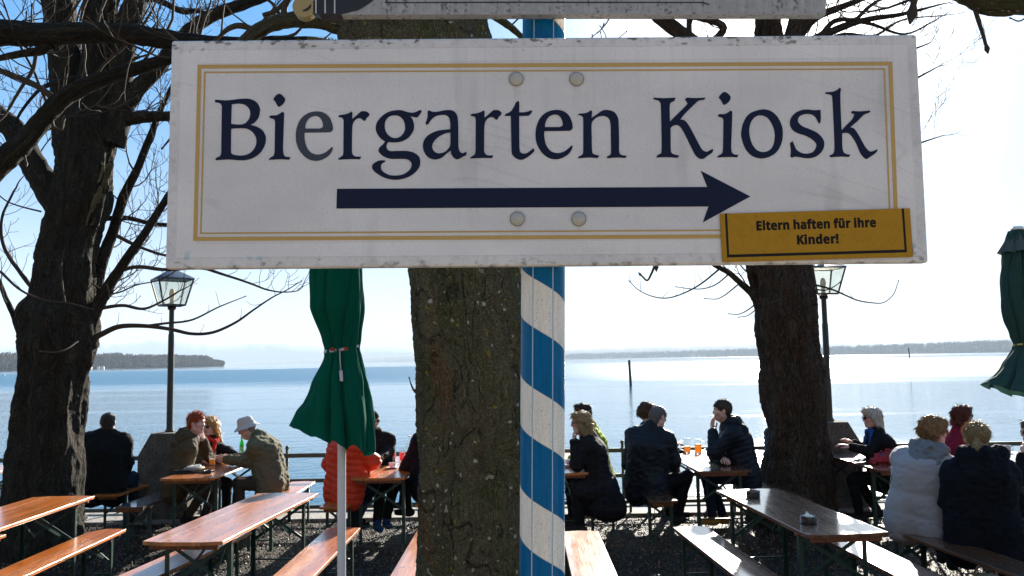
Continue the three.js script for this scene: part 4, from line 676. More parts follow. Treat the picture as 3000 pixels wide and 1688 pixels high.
  { // yellow notice stuck on the lower right corner
    const Y = thing('notice_plate', 'small yellow plate with black frame and text on the lower right of the big sign', 'notice', signAt); Y.rotation.z = signTilt;
    const c = [[2110, 629], [2665, 613], [2670.5, 757], [2115, 761.5]].map(([a, b]) => sl(a, b)), w = Math.hypot(c[1][0] - c[0][0], c[1][1] - c[0][1]), h = 0.1222, cv = document.createElement('canvas'); cv.width = 1400; cv.height = Math.round(1400 * h / w);
    const x = cv.getContext('2d'), k = 1400 / 556; x.fillStyle = '#a87a1c'; x.fillRect(0, 0, cv.width, cv.height);
    const r = rng(4); for (let i = 0; i < 9000; i++) { const a = r() * cv.width, b = r() * cv.height, n = fbm3(a * 0.006, b * 0.006, 3, 3); x.fillStyle = n > 0 ? `rgba(196,140,20,${0.10 * r()})` : `rgba(80,62,20,${0.12 * r()})`; const s = 2 + 14 * r() * r(); x.fillRect(a, b, s, s); }
    for (let i = 0; i < 1500; i++) { x.fillStyle = `rgba(60,45,20,${0.35 * r()})`; x.fillRect(r() * cv.width, r() * cv.height, 1 + 2 * r(), 1 + 2 * r()); }
    x.fillStyle = '#1c1917'; x.fillRect(14 * k, 0, 6.6 * k, 129 * k * cv.height / (cv.height)); x.fillRect(532 * k, 0, 6.6 * k, 129 * k); x.fillRect(14 * k, 121.5 * k, 524.6 * k, 8.4 * k);
    x.fillStyle = '#1c130f'; x.textAlign = 'left'; x.textBaseline = 'alphabetic'; x.strokeStyle = '#1c130f'; x.lineWidth = 6;
    const line = (s, x0, x1, y, size) => { x.font = `bold ${size}px sans-serif`; const m = x.measureText(s).width; x.save(); x.translate(x0, y); x.scale((x1 - x0) / m, 1); x.strokeText(s, 0, 0); x.fillText(s, 0, 0); x.restore(); };
    line('Eltern haften für ihre', 102 * k, 455 * k, 52 * k, 36 * k); line('Kinder!', 218 * k, 343 * k, 97 * k, 36 * k);
    const map = new THREE.CanvasTexture(cv); map.colorSpace = THREE.SRGBColorSpace;
    const g = box(w, h, 0.003); const a = Math.atan2(c[1][1] - c[0][1], c[1][0] - c[0][0]); g.rotateZ(a); const cx = (c[0][0] + c[1][0] + c[2][0] + c[3][0]) / 4, cy = (c[0][1] + c[1][1] + c[2][1] + c[3][1]) / 4; g.translate(cx, cy, 0.0032);
    part('plate', g, new THREE.MeshPhysicalMaterial({ map, roughness: 0.6, specularIntensity: 0.3 }), Y);
  }
}
{ // upper sign, only its lower edge shows
  const up = thing('sign_board', 'upper pale grey sign cut off at the top, with gold knob and dark striped end', 'sign', signAt); up.rotation.z = signTilt;
  const pale = new THREE.MeshPhysicalMaterial({ map: tex(512, 256, (u, v, o) => { const k = 0.6 + 0.05 * tile(u, v, 40, 20, 2) + 0.05 * tile(u, v, 160, 90, 6) - 0.2 * smooth(0.3, 0.6, tile(u, v, 70, 40, 9)); o[0] = k; o[1] = k * 0.98; o[2] = k * 0.95; }, { srgb: true, repeat: [1, 2] }), roughness: 0.45 });
  const black = new THREE.MeshPhysicalMaterial({ color: 0x101215, roughness: 0.4 }), goldM = new THREE.MeshPhysicalMaterial({ color: new THREE.Color(0.33, 0.24, 0.09), roughness: 0.45 }), white = new THREE.MeshStandardMaterial({ color: 0xb9b7b2, roughness: 0.5 });
  const E = (pts, d, z) => new THREE.ExtrudeGeometry(shapeOf(pts.map(([a, b]) => sl(a, b))), { depth: d, bevelEnabled: false, curveSegments: 12 }).translate(0, 0, z);
  part('board', E([[1000, 43], [1500, 42], [2200, 42], [2420, 42], [2420, -420], [1000, -420]], 0.03, -0.03), pale, up);
  part('dark_end', E([[918, 36], [935, 44], [960, 43], [985, 45], [1005, 41], [1050, 30], [1080, 12], [1105, -8], [1130, -60], [1140, -180], [1130, -300], [918, -300]], 0.03, -0.0285), black, up);
  for (const x of [926, 953, 981]) part('stripe', E([[x - 2, 40], [x + 2, 40], [x + 1, -290], [x - 3, -290]], 0.0012, 0.0016), white, up);
  const [kx, ky] = sl(889.7, 19), r = 0.0287; part('knob', new THREE.CylinderGeometry(r, r, 0.03, 40).rotateX(Math.PI / 2).translate(kx, ky, -0.0135), goldM, up);
  part('knob_mark', E([[889, 35], [902, 32], [910, 24], [913, 15], [910, 14], [904, 21], [894, 28], [887, 31]], 0.001, 0.0017), black, up);
  part('frame_line', E([[1142, -20], [1145, -20], [1133, 6.5], [1500, 5], [2060, 6], [2078, 12], [2078, 15], [2058, 9], [1500, 8.5], [1127, 9.5]], 0.0008, 0.0002), black, up);
  part('pole_clamp', merge([box(0.2, 0.04, 0.03, sl(1600, -80)[0], sl(1600, -80)[1], -0.045), box(0.2, 0.04, 0.03, sl(1600, -300)[0], sl(1600, -300)[1], -0.045)]), M.ironDark, up);
}
// ---------------------------------------------------------------- smooth bodies: distance fields meshed as one surface
class Field {
  constructor(lo, hi, h) { this.h = h; this.lo = lo; this.n = [0, 1, 2].map((k) => Math.ceil((hi.getComponent(k) - lo.getComponent(k)) / h) + 1); this.f = new Float32Array(this.n[0] * this.n[1] * this.n[2]).fill(1e3); }
  each(lo, hi, fn) {
    const { n, h, lo: o, f } = this, a = [], b = [];
    for (let k = 0; k < 3; k++) { a[k] = Math.max(0, Math.floor((lo.getComponent(k) - o.getComponent(k)) / h)); b[k] = Math.min(n[k] - 1, Math.ceil((hi.getComponent(k) - o.getComponent(k)) / h)); }
    for (let z = a[2]; z <= b[2]; z++) for (let y = a[1]; y <= b[1]; y++) { let i = (z * n[1] + y) * n[0] + a[0]; for (let x = a[0]; x <= b[0]; x++, i++) f[i] = fn(f[i], o.x + x * h, o.y + y * h, o.z + z * h); }
  }
  add(p, k) { // p: { box: [lo, hi], d(x, y, z) }
    const m = k + this.h * 2.5, lo = p.box[0].clone().addScalar(-m), hi = p.box[1].clone().addScalar(m);
    this.each(lo, hi, (a, x, y, z) => { const b = p.d(x, y, z); if (b - a > k) return a; if (a - b > k) return b; const t = Math.max(k - Math.abs(a - b), 0) / k; return Math.min(a, b) - t * t * k * 0.25; });
    return this;
  }
  cut(p, k) { const m = k + this.h * 2; this.each(p.box[0].clone().addScalar(-m), p.box[1].clone().addScalar(m), (a, x, y, z) => { const b = -p.d(x, y, z), t = Math.max(k - Math.abs(a - b), 0) / k; return Math.max(a, b) + t * t * k * 0.25; }); return this; }
  warp(fn) { const { n, h, lo, f } = this; let i = 0; for (let z = 0; z < n[2]; z++) for (let y = 0; y < n[1]; y++) for (let x = 0; x < n[0]; x++, i++) if (Math.abs(f[i]) < 0.09) f[i] += fn(lo.x + x * h, lo.y + y * h, lo.z + z * h, f[i]); return this; }
  mesh() {
    const { n, h, lo, f } = this, [X, Y, Z] = n, cell = new Int32Array(X * Y * Z).fill(-1), pos = [], idx = [], S = [1, X, X * Y];
    const off = [0, S[0], S[1], S[0] + S[1], S[2], S[0] + S[2], S[1] + S[2], S[0] + S[1] + S[2]], E = [[0, 1], [2, 3], [4, 5], [6, 7], [0, 2], [1, 3], [4, 6], [5, 7], [0, 4], [1, 5], [2, 6], [3, 7]];
    for (let z = 0; z < Z - 1; z++) for (let y = 0; y < Y - 1; y++) for (let x = 0; x < X - 1; x++) {
      const c = (z * Y + y) * X + x; let m = 0; for (let k = 0; k < 8; k++) if (f[c + off[k]] < 0) m |= 1 << k; if (!m || m === 255) continue;
      let sx = 0, sy = 0, sz = 0, cnt = 0;
      for (const [a, b] of E) { const fa = f[c + off[a]], fb = f[c + off[b]]; if (fa < 0 === fb < 0) continue; const t = fa / (fa - fb), d = b - a; sx += (a & 1) + (d === 1 ? t : 0); sy += ((a >> 1) & 1) + (d === 2 ? t : 0); sz += ((a >> 2) & 1) + (d === 4 ? t : 0); cnt++; }
      cell[c] = pos.length / 3; pos.push(lo.x + (x + sx / cnt) * h, lo.y + (y + sy / cnt) * h, lo.z + (z + sz / cnt) * h);
    }
    for (let z = 1; z < Z - 1; z++) for (let y = 1; y < Y - 1; y++) for (let x = 1; x < X - 1; x++) {
      const c = (z * Y + y) * X + x, s = f[c] < 0;
      for (let k = 0; k < 3; k++) { if (f[c + S[k]] < 0 === s) continue; const u = S[(k + 1) % 3], v = S[(k + 2) % 3], a = cell[c - u - v], b = cell[c - v], d = cell[c], e = cell[c - u]; if (a < 0 || b < 0 || d < 0 || e < 0) continue; if (s) idx.push(a, b, d, a, d, e); else idx.push(a, d, b, a, e, d); }
    }
    const g = new THREE.BufferGeometry(); g.setAttribute('position', new THREE.Float32BufferAttribute(pos, 3)); g.setIndex(idx); g.computeVertexNormals(); return g;
  }
}
const v3 = (a) => (a.isVector3 ? a : V(...a));
function cone(a, b, ra, rb = ra, flat) { // capsule with two radii
  a = v3(a); b = v3(b); const dx = b.x - a.x, dy = b.y - a.y, dz = b.z - a.z, L2 = dx * dx + dy * dy + dz * dz || 1e-9, R = Math.max(ra, rb);
  return { a, b, box: [a.clone().min(b).addScalar(-R), a.clone().max(b).addScalar(R)], d(x, y, z) { const px = x - a.x, py = y - a.y, pz = z - a.z; let t = (px * dx + py * dy + pz * dz) / L2; t = t < 0 ? 0 : t > 1 ? 1 : t; return Math.hypot(px - dx * t, py - dy * t, pz - dz * t) - (ra + (rb - ra) * t); } };
}
function egg(c, r, q) { // ellipsoid, optionally turned
  c = v3(c); r = v3(r); const R = q ? Math.max(r.x, r.y, r.z) : 0, e = q ? V(R, R, R) : r, i = q?.clone().invert(), p = V(0, 0, 0);
  return { box: [c.clone().sub(e), c.clone().add(e)], d(x, y, z) { p.set(x - c.x, y - c.y, z - c.z); if (i) p.applyQuaternion(i); const k0 = Math.hypot(p.x / r.x, p.y / r.y, p.z / r.z), k1 = Math.hypot(p.x / (r.x * r.x), p.y / (r.y * r.y), p.z / (r.z * r.z)); return k1 > 1e-9 ? k0 * (k0 - 1) / k1 : -Math.min(r.x, r.y, r.z); } };
}
function solid(prims, h, k, warp) {
  const lo = V(1e9, 1e9, 1e9), hi = V(-1e9, -1e9, -1e9); for (const p of prims) { if (p.cut) continue; lo.min(p.box[0]); hi.max(p.box[1]); }
  const F = new Field(lo.addScalar(-h * 3 - 0.02), hi.addScalar(h * 3 + 0.02), h); for (const p of prims) p.cut ? F.cut(p.cut, p.k ?? k) : F.add(p, p.k ?? k); if (warp) F.warp(warp); return F.mesh();
}
const withK = (p, k) => ({ ...p, k });
// ---------------------------------------------------------------- head, hands
const SKIN = (r, g, b) => new THREE.MeshPhysicalMaterial({ color: 0xffffff, vertexColors: true, roughness: 0.55, sheen: 0.2, userData: { c: [r, g, b] } });
const skins = { fair: [0.60, 0.36, 0.27], tan: [0.45, 0.25, 0.17], rosy: [0.62, 0.32, 0.25] };
const skinM = new THREE.MeshPhysicalMaterial({ color: 0xffffff, vertexColors: true, roughness: 0.5 });
function paint(g, fn) { const p = g.attributes.position, c = new Float32Array(p.count * 3), o = [0, 0, 0]; for (let i = 0; i < p.count; i++) { fn(p.getX(i), p.getY(i), p.getZ(i), o); c[i * 3] = o[0]; c[i * 3 + 1] = o[1]; c[i * 3 + 2] = o[2]; } g.setAttribute('color', new THREE.BufferAttribute(c, 3)); return g; }
function headShape(sk, { female = false, beard = 0 } = {}) {
  const w = female ? 0.95 : 1, P = [egg([0, 0.035, -0.014], [0.074 * w, 0.083, 0.093]), egg([0, -0.03, 0.022], [0.06 * w, 0.085, 0.066]), cone([-0.014, -0.095, 0.055], [0.014, -0.095, 0.055], 0.022), cone([0.045 * w, -0.06, 0.005], [-0.045 * w, -0.06, 0.005], 0.03),
    withK(cone([0, 0.022, 0.08], [0, -0.02, 0.1], 0.008, 0.0118), 0.016), withK(cone([-0.012, -0.026, 0.092], [0.012, -0.026, 0.092], 0.0085), 0.012), withK(cone([-0.04, 0.03, 0.073], [0.04, 0.03, 0.073], 0.011), 0.02), withK(egg([0.04, -0.018, 0.055], [0.024, 0.022, 0.024]), 0.02), withK(egg([-0.04, -0.018, 0.055], [0.024, 0.022, 0.024]), 0.02),
    withK(cone([-0.018, -0.056, 0.078], [0.018, -0.056, 0.078], 0.007), 0.008), withK(cone([-0.015, -0.068, 0.077], [0.015, -0.068, 0.077], 0.0078), 0.008),
    { cut: egg([0.031, 0.01, 0.093], [0.017, 0.012, 0.014]), k: 0.012 }, { cut: egg([-0.031, 0.01, 0.093], [0.017, 0.012, 0.014]), k: 0.012 },
    withK(egg([0.031, 0.009, 0.069], [0.0125, 0.0125, 0.0125]), 0.003), withK(egg([-0.031, 0.009, 0.069], [0.0125, 0.0125, 0.0125]), 0.003),
    withK(egg([0.077 * w, -0.005, -0.008], [0.011, 0.031, 0.019]), 0.012), withK(egg([-0.077 * w, -0.005, -0.008], [0.011, 0.031, 0.019]), 0.012),
    withK(cone([0, -0.07, -0.012], [0, -0.12, -0.018], female ? 0.047 : 0.055, female ? 0.046 : 0.053), 0.04)];
  const g = solid(P, 0.0046, 0.03);
  return paint(g, (x, y, z, o) => {
    const lip = smooth(0.016, 0.006, Math.abs(y + 0.062)) * smooth(0.03, 0.018, Math.abs(x)) * (z > 0.062 ? 1 : 0), brow = smooth(0.009, 0.004, Math.abs(y - 0.034)) * (Math.abs(x) > 0.012 && Math.abs(x) < 0.052 && z > 0.06 ? 1 : 0), ball = Math.hypot(Math.abs(x) - 0.031, y - 0.009) < 0.011 && z > 0.07 ? 1 : 0, iris = Math.hypot(Math.abs(x) - 0.031, y - 0.009) < 0.0055 && z > 0.07 ? 1 : 0, st = beard * smooth(-0.02, -0.05, y) * (z > 0 ? 1 : 0.3), flush = smooth(0.035, 0.01, Math.hypot(Math.abs(x) - 0.042, y + 0.02)) * 0.12;
    for (let k = 0; k < 3; k++) { let c = sk[k] * (1 + (k ? -flush : flush * 0.6)); c = lerp(c, [0.42, 0.12, 0.1][k], lip * 0.75); c = lerp(c, sk[k] * 0.3, Math.max(brow * 0.75, st * 0.6)); if (ball) c = [0.6, 0.58, 0.55][k]; if (iris) c = 0.03; o[k] = c; }
  });
}
function handShape(sk, curl, spread, mirror) { // wrist at the origin, fingers along +z, palm towards -y, thumb on +x
  const P = [withK(cone([0, 0, -0.03], [0, 0, 0.01], 0.024, 0.026), 0.02)], m = mirror ? -1 : 1;
  const F = [[0.028, 0.088, 0.041, 0.026, 0.021], [0.009, 0.093, 0.045, 0.029, 0.023], [-0.010, 0.089, 0.042, 0.027, 0.022], [-0.028, 0.08, 0.032, 0.02, 0.019]];
  F.forEach(([x, z, ...seg], k) => {
    P.push(withK(cone([x * 0.55 * m, 0, 0.005], [x * m, 0, z - 0.004], 0.0145, 0.0115), 0.016));
    let p = V(x * m, 0, z), a = 0; const side = spread * (1.5 - k) * 0.09 * m;
    seg.forEach((L, j) => { a += curl * (j ? 0.95 : 0.75) + 0.03 * k; const q = V(p.x + L * Math.sin(side), p.y - L * Math.sin(a), p.z + L * Math.cos(a) * Math.cos(side)); P.push(withK(cone(p, q, 0.0093 - j * 0.0008, 0.0086 - j * 0.0009), 0.003)); p = q; });
  });
  const t0 = V(0.022 * m, -0.006, 0.018), t1 = V(0.045 * m, -0.016, 0.052), t2 = V(0.052 * m, -0.024 - 0.012 * curl, 0.083), t3 = V((0.052 - 0.012 * curl) * m, -0.03 - 0.018 * curl, 0.107);
  P.push(withK(cone(t0, t1, 0.015, 0.0125), 0.014), withK(cone(t1, t2, 0.0115, 0.0102), 0.004), withK(cone(t2, t3, 0.01, 0.0085), 0.003));
  return paint(solid(P, 0.0045, 0.01), (x, y, z, o) => { const tip = smooth(0.1, 0.16, z) * 0.1; for (let k = 0; k < 3; k++) o[k] = sk[k] * (1 + (k ? -tip : tip * 0.5)); });
}
// ---------------------------------------------------------------- clothes
const cloth = (r, g, b, o = {}) => new THREE.MeshPhysicalMaterial({ color: new THREE.Color(r, g, b), roughness: o.rough ?? 0.85, specularIntensity: o.spec ?? 0.25, sheen: o.sheen ?? 0.1, sheenRoughness: 0.6, sheenColor: new THREE.Color(r, g, b).lerp(new THREE.Color(0.5, 0.5, 0.5), 0.08), clearcoat: o.coat ?? 0, clearcoatRoughness: 0.5 });
const lensM = new THREE.MeshPhysicalMaterial({ color: 0x050506, roughness: 0.08, clearcoat: 1 });
function ik(a, b, l1, l2, hint) { const d = b.clone().sub(a), L = clamp(d.length(), 0.05, (l1 + l2) * 0.999), u = d.normalize(), x = (l1 * l1 - l2 * l2 + L * L) / (2 * L), y = Math.sqrt(Math.max(0, l1 * l1 - x * x)), n = hint.clone().addScaledVector(u, -hint.dot(u)).normalize(); return a.clone().addScaledVector(u, x).addScaledVector(n, y); }
const hairPrims = {
  short: (s) => [egg([0, 0.042, -0.018], [0.088, 0.092, 0.107]), cone([0.03, 0.0, -0.06], [0.02, -0.05, -0.052], 0.05, 0.044), cone([-0.03, 0.0, -0.06], [-0.02, -0.055, -0.055], 0.05, 0.044)],
  crop: (s) => [egg([0, 0.04, -0.018], [0.0845, 0.088, 0.103]), cone([0.03, 0.0, -0.06], [0.02, -0.05, -0.052], 0.048, 0.042), cone([-0.03, 0.0, -0.06], [-0.02, -0.055, -0.055], 0.048, 0.042)],
  full: (s) => [egg([0, 0.045, -0.02], [0.094, 0.094, 0.112]), egg([0, 0.075, 0.045], [0.07, 0.04, 0.045]), cone([0.05, 0, -0.06], [-0.05, 0, -0.06], 0.052)],
  bob: (s) => [egg([0, 0.042, -0.02], [0.09, 0.088, 0.108]), cone([0.076, 0.02, -0.005], [0.08, -0.09, -0.005], 0.03, 0.028), cone([-0.076, 0.02, -0.005], [-0.08, -0.09, -0.005], 0.03, 0.028), cone([0.045, 0, -0.075], [0.05, -0.095, -0.07], 0.045, 0.04), cone([-0.045, 0, -0.075], [-0.05, -0.095, -0.07], 0.045, 0.04), egg([0, 0.085, 0.055], [0.06, 0.03, 0.035])],
  long: (s) => [egg([0, 0.045, -0.02], [0.095, 0.093, 0.112]), cone([0.078, 0.02, -0.01], [0.092, -0.14, -0.01], 0.034, 0.04), cone([-0.078, 0.02, -0.01], [-0.092, -0.14, -0.01], 0.034, 0.04), cone([0.05, 0, -0.08], [0.06, -0.2, -0.1], 0.05, 0.06), cone([-0.05, 0, -0.08], [-0.06, -0.2, -0.1], 0.05, 0.06), egg([0, 0.08, 0.055], [0.065, 0.035, 0.04])],
  tail: (s) => [egg([0, 0.042, -0.018], [0.086, 0.086, 0.104]), cone([0, -0.03, -0.1], [0, -0.06, -0.125], 0.03, 0.024), cone([0, -0.06, -0.12], [0.05, -0.13, -0.09], 0.02, 0.012)],
};
function person(label, o) {
  const d = o.d, P = (a) => onZ(a[0], a[1], d + (a[2] ?? 0)), s = o.size ?? 1, w = (o.wide ?? 1) * s, up = V(0, 1, 0);
  const yaw = o.yaw * Math.PI / 180, fwd = V(Math.sin(yaw), 0, -Math.cos(yaw)), right = V(Math.cos(yaw), 0, Math.sin(yaw));
  const headW = P(o.head), neckW = P(o.neck), hipW = P(o.hip), foot = V(hipW.x, 0, hipW.z), L = (p) => p.clone().sub(foot);
  const head = L(headW), neck = L(neckW), hip = L(hipW), t = thing('person', label, 'person', foot, 0), sk = skins[o.skin ?? 'fair'];
  const ax = neck.clone().sub(hip).normalize(), r2 = (o.shYaw !== undefined ? V(Math.cos(o.shYaw * Math.PI / 180), 0, Math.sin(o.shYaw * Math.PI / 180)) : right).clone(); r2.addScaledVector(ax, -r2.dot(ax)).normalize(); const f2 = ax.clone().cross(r2).multiplyScalar(1).normalize(); if (f2.dot(fwd) < 0) f2.negate();
  const sh = [-1, 1].map((k) => neck.clone().addScaledVector(ax, -0.112 * s).addScaledVector(r2, k * (o.female ? 0.148 : 0.168) * w)), hp = [-1, 1].map((k) => hip.clone().addScaledVector(right, k * 0.095 * w));
  const arm = (k) => { const e = o[k < 0 ? 'elbowL' : 'elbowR'], h = o[k < 0 ? 'handL' : 'handR'], a = sh[k < 0 ? 0 : 1]; const hand = h ? L(P(h)) : hip.clone().addScaledVector(fwd, 0.34).addScaledVector(right, k * 0.1).addScaledVector(up, 0.13); const elbow = e ? L(P(e)) : ik(a, hand, 0.3 * s, 0.27 * s, V(0, -1, 0).addScaledVector(r2, k * 0.5).addScaledVector(fwd, -0.3)); return [a, elbow, hand]; };
  const arms = [arm(-1), arm(1)];
  const leg = (k) => { const i = k < 0 ? 0 : 1, kn = o[k < 0 ? 'kneeL' : 'kneeR'], ft = o[k < 0 ? 'footL' : 'footR'], a = hp[i]; const f = ft ? L(P(ft)) : hip.clone().addScaledVector(fwd, 0.4).addScaledVector(right, k * 0.12).setY(0.085); f.y = Math.max(f.y, 0.085); const knee = kn ? L(P(kn)) : ik(a, f, 0.43 * s, 0.42 * s, V(0, 1, 0).addScaledVector(fwd, 0.8)); return [a, knee, f]; };
  const legs = [leg(-1), leg(1)];
  const chest = hip.clone().lerp(neck, 0.66).addScaledVector(f2, -0.02 * s), belly = hip.clone().lerp(neck, 0.3).addScaledVector(f2, 0.01);
  const torso = (g, q) => { const z = []; for (const k of [-1, 1]) { let a = cone(hip.clone().addScaledVector(right, k * 0.08 * w).addScaledVector(ax, 0.02), belly.clone().addScaledVector(r2, k * 0.075 * w), 0.118 * w + g, 0.108 * w + g), b = cone(belly.clone().addScaledVector(r2, k * 0.075 * w), chest.clone().addScaledVector(r2, k * 0.085 * w), 0.108 * w + g, 0.115 * w + g); z.push(withK(a, 0.05), withK(b, 0.05)); } let c = cone(chest, neck.clone().addScaledVector(ax, -0.06), 0.11 * w + g, 0.075 * w + g); z.push(withK(c, 0.06), withK(cone(sh[0], sh[1], 0.066 * w + g), 0.06)); for (const k of [0, 1]) z.push(withK(cone(neck.clone().addScaledVector(ax, 0.0), sh[k], 0.05 + g * 0.8, 0.062 * w + g), 0.05)); return z; };
  const armP = (g, end, q) => arms.flatMap(([a, e, h]) => { const wr = e.clone().lerp(h, end); let x = cone(a, e, 0.056 * w + g, 0.045 * w + g), y = cone(e, wr, 0.045 * w + g, 0.034 * w + g * 0.7); return [withK(x, 0.035), withK(y, 0.03)]; });
  const legP = (g, end = 1) => legs.flatMap(([a, k, f]) => [withK(cone(a, k, 0.078 * w + g, 0.056 * s + g), 0.04), withK(cone(k, k.clone().lerp(f, end), 0.056 * s + g, 0.04 * s + g * 1.2), 0.03)]);
  // body: one skin surface, with a finer head and hands
  const bodyG = paint(solid([...torso(-0.012), ...armP(-0.008, 1), ...legP(-0.008), withK(cone(neck.clone().addScaledVector(ax, -0.05), neck.clone().lerp(head, 0.45), 0.056, 0.05), 0.03)], 0.017 * s, 0.03), (x, y, z, c) => { for (let k = 0; k < 3; k++) c[k] = sk[k]; });
  const hy = (o.face ?? o.yaw) * Math.PI / 180, hp_ = (o.nod ?? 0) * Math.PI / 180, tilt = (o.tilt ?? 0) * Math.PI / 180;
  const hm = new THREE.Matrix4().makeRotationFromEuler(new THREE.Euler(hp_, Math.PI - hy, tilt, 'YXZ')).scale(V(s, s, s)).setPosition(head); // face looks along +z of the head
  const place = (g) => g.applyMatrix4(hm), parts = [bodyG, place(headShape(sk, { female: o.female, beard: o.beard }))];
  arms.forEach(([, e, h], i) => {
    const u = h.clone().sub(e).normalize(), want = v3((i ? o.palmR : o.palmL) ?? [0, -1, 0]).clone(), n = want.addScaledVector(u, -want.dot(u)).normalize(), z = u, y = n.clone().negate(), x = y.clone().cross(z); // palm towards n
    const gh = handShape(sk, (i ? o.curlR : o.curlL) ?? 0.35, 0.8, i === 1); gh.applyMatrix4(new THREE.Matrix4().makeBasis(x, y, z).scale(V(s, s, s)).setPosition(h.clone().addScaledVector(u, -0.02))); parts.push(gh);
  });
  const body = new THREE.Mesh(mergeGeometries(parts.map((g) => { const c = g.toNonIndexed(); for (const k of Object.keys(c.attributes)) if (!['position', 'normal', 'color'].includes(k)) c.deleteAttribute(k); return c; })), skinM); body.name = 'body'; t.add(body);
  // clothes
  const sd = o.head[0] * 0.013, J = o.jacket, fold = (amp, fr = 9) => (x, y, z) => amp * (n3(x * fr + sd, y * fr * 1.5, z * fr) + 0.6 * (1 - 2 * Math.abs(n3(x * fr * 1.7, y * fr * 2.3 + sd, z * fr * 1.7)))) * 0.7;
  if (J) {
    const g = J.bulk ?? 0.018, q = J.quilt, A = [...torso(g), ...armP(g, J.sleeve ?? 0.9), withK(cone(neck.clone().addScaledVector(ax, -0.07), neck.clone().addScaledVector(ax, 0.0).addScaledVector(f2, -0.012), 0.088, 0.07), 0.04)];
    const drop = J.hem ?? 0.06; for (const k of [-1, 1]) A.push(withK(cone(hip.clone().addScaledVector(right, k * 0.09 * w).addScaledVector(ax, 0.03), hip.clone().addScaledVector(right, k * 0.1 * w).addScaledVector(up, -drop).addScaledVector(fwd, J.hemBack ?? -0.01), 0.115 * w + g, 0.11 * w + g), 0.05));
    if (J.coat) { const b = hip.clone().addScaledVector(fwd, -0.1).setY(0.36); A.push(withK(cone(hip, b, 0.16, 0.15), 0.08)); for (const [a, k] of legs) A.push(withK(cone(a, a.clone().lerp(k, 0.85), 0.125, 0.115), 0.06)); A.push(withK(cone(b, b.clone().addScaledVector(fwd, 0.28), 0.13, 0.1), 0.08)); }
    if (J.back) for (const k of [-1, 1]) A.push(withK(cone(chest.clone().addScaledVector(f2, -J.back).addScaledVector(r2, k * 0.06), belly.clone().addScaledVector(f2, -J.back).addScaledVector(r2, k * 0.06), 0.1 + g), 0.08));
    const cn = neck.clone().addScaledVector(ax, 0.01), cr = 0.068; if (J.collar !== 0) for (let k = 0; k < 9; k++) { const a = k / 9 * 6.283, b = (k + 1) / 9 * 6.283, f = (a) => cn.clone().addScaledVector(r2, Math.cos(a) * cr).addScaledVector(f2, Math.sin(a) * cr + 0.01).addScaledVector(ax, -0.02 * Math.sin(a)); A.push(withK(cone(f(a), f(b), 0.022 + (J.collar ?? 0)), 0.015)); if (J.high) A.push(withK(cone(f(a).addScaledVector(ax, J.high), f(b).addScaledVector(ax, J.high), 0.02), 0.03)); }
    const jk = part(J.name ?? 'jacket', solid(A, 0.0125 * s, 0.03, ((fo) => q ? (x, y, z, v) => { const e = (x - hip.x) * ax.x + (y - hip.y) * ax.y + (z - hip.z) * ax.z + 0.012 * n3(x * 5 + sd, y * 5, z * 5); return fo(x, y, z) - q[1] * (Math.pow(Math.abs(Math.sin(Math.PI * e / q[0])), 0.55) - 0.6); } : fo)(fold(J.fold ?? 0.009, J.fr ?? 9))), J.m, t); if (J.label) jk.userData.label = J.label;
    if (J.dots) { const gp = jk.geometry, p = gp.attributes.position; paint(gp, (x, y, z, c) => { const gx = x * 12 + z * 12, gy = y * 12 + (Math.floor(gx) % 2) * 0.5, r = Math.hypot(gx - Math.floor(gx) - 0.5, gy - Math.floor(gy) - 0.5), ring = (r < 0.4 && r > 0.16) || r < 0.06; const k = ring ? [0.006, 0.007, 0.011] : [0.017, 0.013, 0.012]; c[0] = k[0]; c[1] = k[1]; c[2] = k[2]; }); jk.material = J.m.clone(); jk.material.color.setRGB(1, 1, 1); jk.material.vertexColors = true; }
    if (J.hood) { const q = J.hood.size ?? 1, hb = neck.clone().addScaledVector(f2, -0.105 * q).addScaledVector(ax, 0.015 + (J.hood.up ?? 0)), H = []; for (const k of [-1, 0, 1]) H.push(withK(cone(hb.clone().addScaledVector(r2, k * 0.09 * q).addScaledVector(f2, Math.abs(k) * 0.05).addScaledVector(ax, 0.015), hb.clone().addScaledVector(r2, k * 0.075 * q).addScaledVector(ax, (-0.15 + 0.03 * Math.abs(k)) * q).addScaledVector(f2, -0.03), 0.06 * q, 0.058 * q), 0.05)); for (const k of [-1, 1]) H.push(withK(cone(hb.clone().addScaledVector(r2, k * 0.1 * q).addScaledVector(f2, 0.06).addScaledVector(ax, 0.01), neck.clone().addScaledVector(f2, 0.085).addScaledVector(r2, k * 0.055).addScaledVector(ax, -0.03), 0.05 * q, 0.03), 0.04)); part('hood', solid(H, 0.012, 0.03, fold(0.014, 13)), J.hood.m ?? J.m, t); }
  }
  if (o.trousers) part('trousers', solid([...legP(0.012, 0.93), withK(cone(hp[0], hp[1], 0.12 * w), 0.05)], 0.016, 0.03, fold(0.008, 10)), o.trousers, t);
  if (o.shoes) legs.forEach(([, k, f], i) => { const dir = (o.toe ? V(Math.sin(o.toe * Math.PI / 180), 0, -Math.cos(o.toe * Math.PI / 180)) : fwd), y = Math.max(0.04, f.y - 0.045); const a = V(f.x, y, f.z).addScaledVector(dir, -0.04), b = V(f.x, y - 0.006, f.z).addScaledVector(dir, 0.15); part('shoe', solid([cone(a, b, 0.042, 0.036), cone(V(f.x, y + 0.07, f.z), V(f.x, y + 0.0, f.z), 0.044, 0.046)], 0.011, 0.03), o.shoes, t); });
